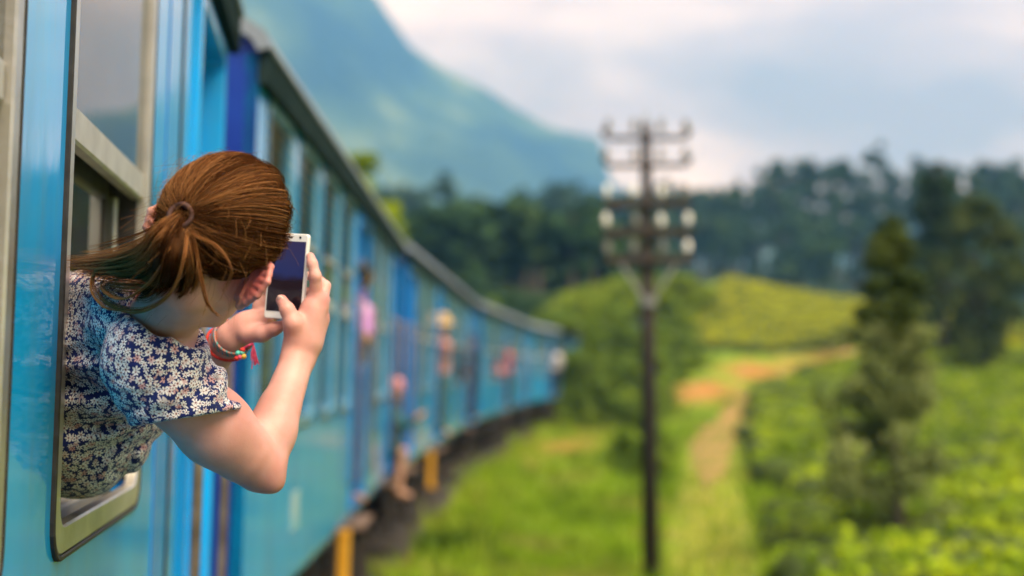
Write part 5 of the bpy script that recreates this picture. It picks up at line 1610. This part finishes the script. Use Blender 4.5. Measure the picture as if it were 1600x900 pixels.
        for k in range(cnt):
            j = int(rng.integers(nsub))
            o = sub[j] + rng.normal(size=3) * .13
            wave = .0022 * np.sin(s * rng.uniform(4, 9) + rng.random() * 6.28) * s * (o[None] + .3)
            path = gd + o[None] * wid + wave * 1.5
            trim = int(KK * (1 - .42 * rng.random() ** 2)); path = path[:max(6, trim)]
            S.append(path); r0 = rng.uniform(.00019, .00036)
            rr_ = np.full(len(path), r0); rr_[-3:] *= (.8, .55, .25); R.append(rr_)
            T.append(np.clip(tone + .75 * (st[j] - .5) + .16 * rng.normal() + (.3 if rng.random() < .08 else 0), 0, 1))
    # loose flyaways at the nape and side
    for k in range(320):
        q = rng.normal(size=3); q[1] = -abs(q[1]); q /= np.linalg.norm(q)
        p0 = EC + q * ER; dr = q * .6 + rng.normal(size=3) * .5
        t = np.linspace(0, 1, 9)[:, None]; ln = rng.uniform(.015, .055)
        pth = p0 + dr * t * ln + np.array((0, 0, -1)) * (t ** 2) * ln * .8 + np.cumsum(rng.normal(size=(9, 3)) * .0012, 0)
        S.append(HC + pth @ HB); R.append(np.full(9, .00016)); T.append(rng.uniform(.5, 1))
    hair_curves("hair_strands", S, R, T, M['hair'], hair, WO).parent = hair
    # hair tie
    M['tie'] = noise_mat("hair_tie_brown", (.035, .012, .012), (.09, .035, .03), scale=60, rough=.7)
    b = MB(); ring = []
    for k in range(29):
        a = 2 * math.pi * k / 28
        ring.append(hl(TIE[0] + .0170 * math.cos(a), TIE[1] - .015 + .0015 * math.sin(3 * a), TIE[2] + .0170 * math.sin(a)) - WO)
    b.tube(ring, .0040, 8, caps=False); b.build("hair_tie", M['tie'], WOMAN, smooth=True)
build_hair()

# ---- bracelets on the left wrist
def bracelets():
    ax = (LW - LE) / np.linalg.norm(LW - LE)
    a = np.cross(ax, cv(0, 0, 1)); a /= np.linalg.norm(a); b_ = np.cross(ax, a)
    M['red_cord'] = noise_mat("red_cord", (.45, .012, .012), (.62, .03, .025), scale=90, rough=.7)
    m, nt, bs = mat_new("woven_band")
    wv = N(nt, "ShaderNodeTexWave"); wv.inputs["Scale"].default_value = 38; wv.inputs["Distortion"].default_value = 6; wv.inputs["Detail"].default_value = 2
    tc = N(nt, "ShaderNodeTexCoord"); nt.links.new(tc.outputs["Object"], wv.inputs["Vector"])
    r = N(nt, "ShaderNodeValToRGB"); r.color_ramp.interpolation = 'CONSTANT'
    cols = [(0, (.03, .30, .30)), (.25, (.55, .03, .05)), (.45, (.02, .05, .20)), (.6, (.62, .28, .30)), (.75, (.04, .35, .33)), (.9, (.6, .12, .03))]
    r.color_ramp.elements[0].color = (*cols[0][1], 1); r.color_ramp.elements[1].position = cols[-1][0]; r.color_ramp.elements[1].color = (*cols[-1][1], 1)
    for p_, c_ in cols[1:-1]: r.color_ramp.elements.new(p_).color = (*c_, 1)
    nt.links.new(wv.outputs["Fac"], r.inputs["Fac"]); nt.links.new(r.outputs["Color"], bs.inputs["Base Color"]); bs.inputs["Roughness"].default_value = .8
    M['woven'] = m
    def ring(c, rad, tilt, n=36):
        return [c + (a * math.cos(t) + b_ * math.sin(t)) * rad + ax * tilt * math.sin(t + .6) - WO for t in np.linspace(0, 2 * math.pi, n + 1)]
    MB().tube(ring(LW - ax * .022, .0355, .010), .0028, 7, caps=False).build("red_cord_bracelet", M['red_cord'], WOMAN, smooth=True)
    o = MB()
    for k in range(4): o.tube(ring(LW - ax * (.006 - .0032 * k), .0340, .008), .0024, 6, caps=False)
    o.build("woven_bracelet", M['woven'], WOMAN, smooth=True)
    hang = P(378, 545, 2.50)
    M['bead_teal'] = noise_mat("teal_bead", (.05, .45, .38), (.1, .55, .48), scale=50, rough=.4)
    M['bead_pink'] = noise_mat("pink_thread", (.55, .03, .12), (.75, .10, .20), scale=120, rough=.8)
    M['bead_yellow'] = noise_mat("yellow_bead", (.6, .33, .03), (.7, .42, .06), scale=50, rough=.5)
    for k, (du, dv, mt) in enumerate(((-4, 5, 'bead_teal'), (2, 4, 'bead_teal'), (-1, 11, 'bead_pink'), (5, 10, 'bead_yellow'), (-6, 13, 'red_cord'), (3, 0, 'red_cord'))):
        ellipsoid_mb(P(376 + du, 547 + dv, 2.492) - WO, CB, (.0050, .0050, .0050), 10, 6).build("bead", M[mt], WOMAN, smooth=True)
    t = MB(); rg = np.random.default_rng(2)
    p0 = P(396, 537, 2.49)
    t.tube([P(380, 545, 2.495) - WO, P(390, 539, 2.488) - WO, p0 - WO], .0022, 6)
    for k in range(16):
        e = p0 + cv(.004 + rg.normal() * .004, -.034 + rg.normal() * .004, rg.normal() * .003)
        t.tube([p0 - WO, (p0 + e) / 2 + rg.normal(size=3) * .001 - WO, e - WO], .0008, 4)
    t.build("tassel", M['bead_pink'], WOMAN)
bracelets()

# ------------------------------------------------------------------ the phone
def phone():
    TL, TR, BL = P(430, 364, 2.485), P(489.5, 367, 2.455), P(409, 496, 2.485)
    ctr = (TR + BL) / 2
    ex = TR - TL; W = np.linalg.norm(ex); ex /= W
    ez = TL - BL; H = np.linalg.norm(ez); ez -= ex * (ez @ ex); ez /= np.linalg.norm(ez)
    ey = np.cross(ez, ex)                                    # away from the screen
    mt = Matrix(((ex[0], ey[0], ez[0], ctr[0]), (ex[1], ey[1], ez[1], ctr[1]), (ex[2], ey[2], ez[2], ctr[2]), (0, 0, 0, 1)))
    ph = empty("smartphone"); ph.matrix_world = mt
    tag(ph, "white smartphone held upright in the woman's hands, screen dark", "smartphone")
    w, h, t = W / 2, H / 2, .0042
    def slab(hw, hh, y0, y1, r, bev):
        o0 = rr(-hw + bev, hw - bev, -hh + bev, hh - bev, max(r - bev, .001), 6); o1 = rr(-hw, hw, -hh, hh, r, 6)
        n = len(o1); lv = [(o0, y0), (o1, y0 + bev), (o1, y1 - bev), (o0, y1)]
        vs = [(p[0], y, p[1]) for o, y in lv for p in o]
        fs = [(k * n + j, k * n + (j + 1) % n, (k + 1) * n + (j + 1) % n, (k + 1) * n + j) for k in range(3) for j in range(n)]
        fs += [tuple(range(n - 1, -1, -1)), tuple(range(3 * n, 4 * n))]
        return MB().add(vs, [tuple(reversed(q)) for q in fs])
    M['phone_white'] = noise_mat("white_phone_shell", (.74, .73, .74), (.80, .79, .80), scale=20, rough=.28)
    m, nt, b = mat_new("phone_screen")
    tc = N(nt, "ShaderNodeTexCoord"); sp = N(nt, "ShaderNodeSeparateXYZ"); nt.links.new(tc.outputs["Object"], sp.inputs[0])
    nz = N(nt, "ShaderNodeTexNoise"); nz.inputs["Scale"].default_value = 28; nt.links.new(tc.outputs["Object"], nz.inputs["Vector"])
    ad = N(nt, "ShaderNodeMath"); ad.operation = 'MULTIPLY_ADD'; ad.inputs[1].default_value = .02; nt.links.new(nz.outputs["Fac"], ad.inputs[0]); nt.links.new(sp.outputs["Z"], ad.inputs[2])
    mr = N(nt, "ShaderNodeMapRange"); mr.inputs["From Min"].default_value = -h; mr.inputs["From Max"].default_value = h; nt.links.new(ad.outputs[0], mr.inputs["Value"])
    r = N(nt, "ShaderNodeValToRGB")
    r.color_ramp.elements[0].position = .1; r.color_ramp.elements[0].color = (.006, .004, .006, 1)
    r.color_ramp.elements[1].position = .95; r.color_ramp.elements[1].color = (.022, .014, .05, 1)
    r.color_ramp.elements.new(.52).color = (.010, .006, .010, 1); r.color_ramp.elements.new(.60).color = (.014, .016, .07, 1)
    nt.links.new(mr.outputs["Result"], r.inputs["Fac"]); nt.links.new(r.outputs["Color"], b.inputs["Base Color"])
    nt.links.new(r.outputs["Color"], b.inputs["Emission Color"]); b.inputs["Emission Strength"].default_value = .35
    b.inputs["Roughness"].default_value = .10; b.inputs["Specular IOR Level"].default_value = .35
    M['screen'] = m
    M['black_gloss'] = noise_mat("lens_black", (.006, .006, .008), (.012, .012, .014), scale=60, rough=.12)
    slab(w, h, -t, t, .0055, .0014).build("case", M['phone_white'], ph, smooth=False)
    slab(w - .0036, h - .0135, -t - .0007, -t + .0005, .001, .0002).build("screen", M['screen'], ph)
    slab(.0022, .0022, -t - .0006, -t + .0005, .0018, .0002).build("front_camera", M['black_gloss'], ph, loc=(w - .016, 0, h - .0065))
    slab(.007, .0011, -t - .0006, -t + .0005, .0009, .0002).build("earpiece", M['black_gloss'], ph, loc=(0, 0, h - .0065))
    slab(.006, .006, t - .0005, t + .0012, .005, .0003).build("rear_camera", M['black_gloss'], ph, loc=(-w + .014, 0, h - .014))
    MB().box(w - .0003, w + .0009, -.0012, .0012, .012, .026).build("side_button", M['phone_white'], ph)
phone()

# ------------------------------------------------------------------ passengers at the doors
M['skin_brown'] = noise_mat("brown_skin", (.20, .10, .06), (.30, .16, .10), scale=12, rough=.5)
M['skin_tan'] = noise_mat("tanned_skin", (.45, .24, .16), (.55, .31, .22), scale=12, rough=.5)
M['black_hair'] = noise_mat("black_hair", (.006, .005, .005), (.02, .016, .014), scale=30, rough=.45, bump=.4, stretch=(1, 1, .2))
def cloth(name, c0, c1, scale=30): return noise_mat(name, c0, c1, scale=scale, rough=.85, bump=.2)
M['violet'] = cloth("violet_cloth", (.34, .13, .42), (.62, .36, .68), 9)
M['navy'] = cloth("navy_cloth", (.010, .014, .04), (.025, .03, .07))
M['black_cloth'] = cloth("black_cloth", (.008, .008, .010), (.02, .02, .024))
M['teal_cloth'] = cloth("teal_cloth", (.01, .07, .09), (.02, .11, .13))
M['pink_check'] = cloth("pink_check_cloth", (.50, .10, .13), (.62, .36, .38), 26)
M['rose'] = cloth("rose_cloth", (.42, .17, .16), (.52, .26, .24))
M['white_cloth'] = cloth("white_cloth", (.66, .58, .66), (.80, .76, .80))
M['straw'] = noise_mat("straw", (.52, .33, .13), (.68, .46, .21), scale=40, rough=.8, bump=.5)
M['red_cloth'] = cloth("red_cloth", (.45, .03, .03), (.58, .07, .06))

def passenger(label, depth, j, skin, top, bottom, hair='black_hair', hat=None, sleeves='short', group="passengers hanging out of the train"):
    """j: joints as picture points with a depth offset; sizes stay those of a grown person"""
    J = {k: P(u, v, depth + dd) for k, (u, v, dd) in j.items()}
    root_p = J['hip'] * (1, 1, 0) + np.array((0, 0, J['hip'][2] - .1))
    root = empty("person", root_p); tag(root, label, "person", group)
    pts = np.array(list(J.values())); lo, hi = pts.min(0) - .32, pts.max(0) + .32
    h = .013
    vup = J['head'] - J['chest']; vup /= np.linalg.norm(vup)
    neck = J['head'] - vup * .13
    ac = cv(1, 0, 0)
    sr = J['sr'] if 'sr' in J else J['chest'] + .16 * cv(.55, 0, .8); sl = J['sl'] if 'sl' in J else J['chest'] - .16 * cv(.55, 0, .8)
    hr_, hl_ = J['hip'] + .08 * cv(.55, 0, .8), J['hip'] - .08 * cv(.55, 0, .8)
    def make(parts, grow, name, mat, par=root, parent=None):
        fd = Field(lo, hi, h)
        for kind, *a in parts:
            if kind == 'c': fd.cone(a[0], a[1], a[2] + grow, a[3] + grow, .03)
            elif kind == 'e': fd.ell(a[0], CB, tuple(r + grow for r in a[1]), .03)
        v, f = fd.mesh(1)
        return obj(name, np_mesh(name, v - root_p, f, M[mat]), parent or root)
    torso = [('c', J['chest'] - vup * .02, J['hip'], .125, .125), ('c', sr, sl, .06, .06), ('c', J['chest'], neck, .09, .05)]
    legs = []
    for s, q in (('r', hr_), ('l', hl_)):
        legs += [('c', q, J['k' + s], .082, .058), ('c', J['k' + s], J['f' + s], .055, .038)]
    arms = []
    for s, q in (('r', sr), ('l', sl)):
        arms += [('c', q, J['e' + s], .048, .040), ('c', J['e' + s], J['h' + s], .038, .027)]
    hands = []
    for s in 'rl':
        d = J['h' + s] - J['e' + s]; d /= np.linalg.norm(d)
        hands += [('c', J['h' + s], J['h' + s] + d * .08, .030, .028), ('c', J['h' + s] + d * .06, J['h' + s] + d * .15, .024, .014), ('c', J['h' + s], J['h' + s] + d * .05 + cv(.03, .02, 0), .014, .012)]
    feet = []
    for s in 'rl':
        fw = cv(.75, -.15, -.45) * .15
        feet += [('c', J['f' + s], J['f' + s] + fw + cv(0, -.03, 0), .038, .03)]
    face = cv(.5, -.05, -.4); face /= np.linalg.norm(face)
    head = [('e', J['head'], (.076, .105, .088)), ('c', neck, J['head'], .052, .05), ('c', J['head'] + face * .05 - vup * .05, J['head'] + face * .055 - vup * .085, .045, .03), ('c', J['head'] + face * .09, J['head'] + face * .10 - vup * .03, .012, .014),
            ('e', J['head'] + np.cross(face, vup) * .078 - vup * .01, (.014, .03, .02)), ('e', J['head'] - np.cross(face, vup) * .078 - vup * .01, (.014, .03, .02))]
    make(torso + legs + arms + hands + feet + head, 0, "body", skin)
    up_arms = [('c', q, q + (J['e' + s] - q) * .7, .054, .052) for s, q in (('r', sr), ('l', sl))] if sleeves == 'short' else arms
    make(torso + up_arms, .013, "shirt", top)
    lg = [('c', J['hip'] + vup * .03, J['hip'], .125, .125)] + (legs if bottom[1] == 'long' else [('c', q, q + (J['k' + s] - q) * .85, .085, .072) for s, q in (('r', hr_), ('l', hl_))])
    make(lg, .014, "trousers", bottom[0])
    if hat is None or hat[0] == 'hat':
        make([('e', J['head'] + vup * .022 - face * .022, (.082, .10, .09))], .006, "hair", hair)
    if hat:
        c = J['head'] + vup * .075
        a = np.cross(vup, face); a /= np.linalg.norm(a); b = np.cross(a, vup)
        prof = [(.185, -.025), (.11, -.005), (.10, .02), (.095, .08), (.06, .105), (0, .11)] if hat[0] == 'hat' else [(.10, -.03), (.102, .02), (.085, .06), (.045, .082), (0, .088)]
        n = 20; vs = []
        for r_, z_ in prof:
            for k in range(n):
                t = 2 * math.pi * k / n; vs.append(c + a * r_ * math.cos(t) + b * r_ * math.sin(t) + vup * (z_ + .012 * math.cos(2 * t) * (r_ > .15)) - root_p)
        fs = [(i * n + k, i * n + (k + 1) % n, (i + 1) * n + (k + 1) % n, (i + 1) * n + k) for i in range(len(prof) - 1) for k in range(n)]
        MB().add(vs, fs).build("hat" if hat[0] == 'hat' else "cap", M[hat[1]], root, smooth=True)
    return root

passenger("dark-haired passenger in violet top standing in the second coach's first doorway", 10.55,
          dict(head=(564, 428, .1), chest=(552, 488, .3), hip=(536, 588, .55), kr=(542, 690, .5), fr=(544, 772, .5), kl=(534, 690, .7), fl=(532, 770, .7), er=(571, 530, .05), hr=(566, 556, .35), el=(546, 540, .55), hl=(556, 520, .75)),
          'skin_brown', 'violet', ('navy', 'long'))
passenger("barefoot passenger in teal with pink cap sitting in a doorway, legs dangling", 14.75,
          dict(head=(614, 612, -.1), chest=(608, 650, 0), hip=(604, 708, .15), kr=(628, 706, -.1), fr=(622, 768, -.1), kl=(624, 712, .2), fl=(616, 770, .2), er=(630, 668, -.25), hr=(649, 655, -.3), el=(606, 690, .35), hl=(616, 704, .2)),
          'skin_tan', 'teal_cloth', ('teal_cloth', 'short'), hat=('cap', 'pink_check'), sleeves='long')
passenger("passenger in wide straw hat and rose shirt at the third coach's door", 20.7,
          dict(head=(691, 509, -.05), chest=(689, 540, 0), hip=(688, 589, .1), kr=(690, 634, 0), fr=(690, 672, 0), kl=(685, 634, .2), fl=(684, 671, .2), er=(697, 556, -.1), hr=(700, 572, .1), el=(684, 556, .2), hl=(684, 574, .1)),
          'skin_tan', 'rose', ('teal_cloth', 'long'), hat=('hat', 'straw'))
passenger("passenger in black clothes standing at the third coach's rear door", 27.8,
          dict(head=(737, 530, 0), chest=(736, 551, 0), hip=(735, 588, .1), kr=(737, 622, 0), fr=(737, 650, 0), kl=(733, 622, .2), fl=(732, 650, .2), er=(742, 564, -.1), hr=(744, 574, .1), el=(731, 564, .2), hl=(730, 572, .2)),
          'skin_brown', 'navy', ('black_cloth', 'long'))
passenger("passenger in red shirt and black trousers at the fourth coach's door", 37.3,
          dict(head=(793, 542, 0), chest=(793, 558, 0), hip=(793, 584, .1), kr=(794, 610, 0), fr=(794, 630, 0), kl=(791, 610, .2), fl=(791, 630, .2), er=(798, 566, -.1), hr=(799, 574, .1), el=(789, 566, .2), hl=(788, 574, .2)),
          'skin_brown', 'red_cloth', ('black_cloth', 'long'))
passenger("passenger in loose white shirt leaning far out of the last coach", 51.6,
          dict(head=(873, 547, 0), chest=(871, 559, 0), hip=(867, 578, .1), kr=(868, 598, 0), fr=(867, 614, 0), kl=(866, 598, .2), fl=(865, 614, .2), er=(877, 566, -.1), hr=(876, 575, .1), el=(866, 566, .2), hl=(864, 572, .2)),
          'skin_tan', 'white_cloth', ('navy', 'long'), sleeves='long')

passenger("passenger in pink checked shirt leaning from the fourth coach's window", 34.6,
          dict(head=(780, 560, -.15), chest=(776, 575, 0), hip=(768, 590, .4), kr=(766, 612, .5), fr=(766, 634, .5), kl=(764, 612, .6), fl=(764, 634, .6), er=(784, 583, -.2), hr=(781, 590, -.1), el=(778, 584, .3), hl=(777, 590, .3)),
          'skin_tan', 'pink_check', ('navy', 'long'))
passenger("passenger in dark shirt leaning from the third coach's middle window", 24.3,
          dict(head=(719, 552, -.15), chest=(714, 572, 0), hip=(704, 592, .4), kr=(701, 625, .5), fr=(701, 658, .5), kl=(699, 625, .6), fl=(699, 658, .6), er=(725, 584, -.2), hr=(721, 592, -.1), el=(716, 586, .3), hl=(715, 592, .3)),
          'skin_brown', 'black_cloth', ('navy', 'long'))
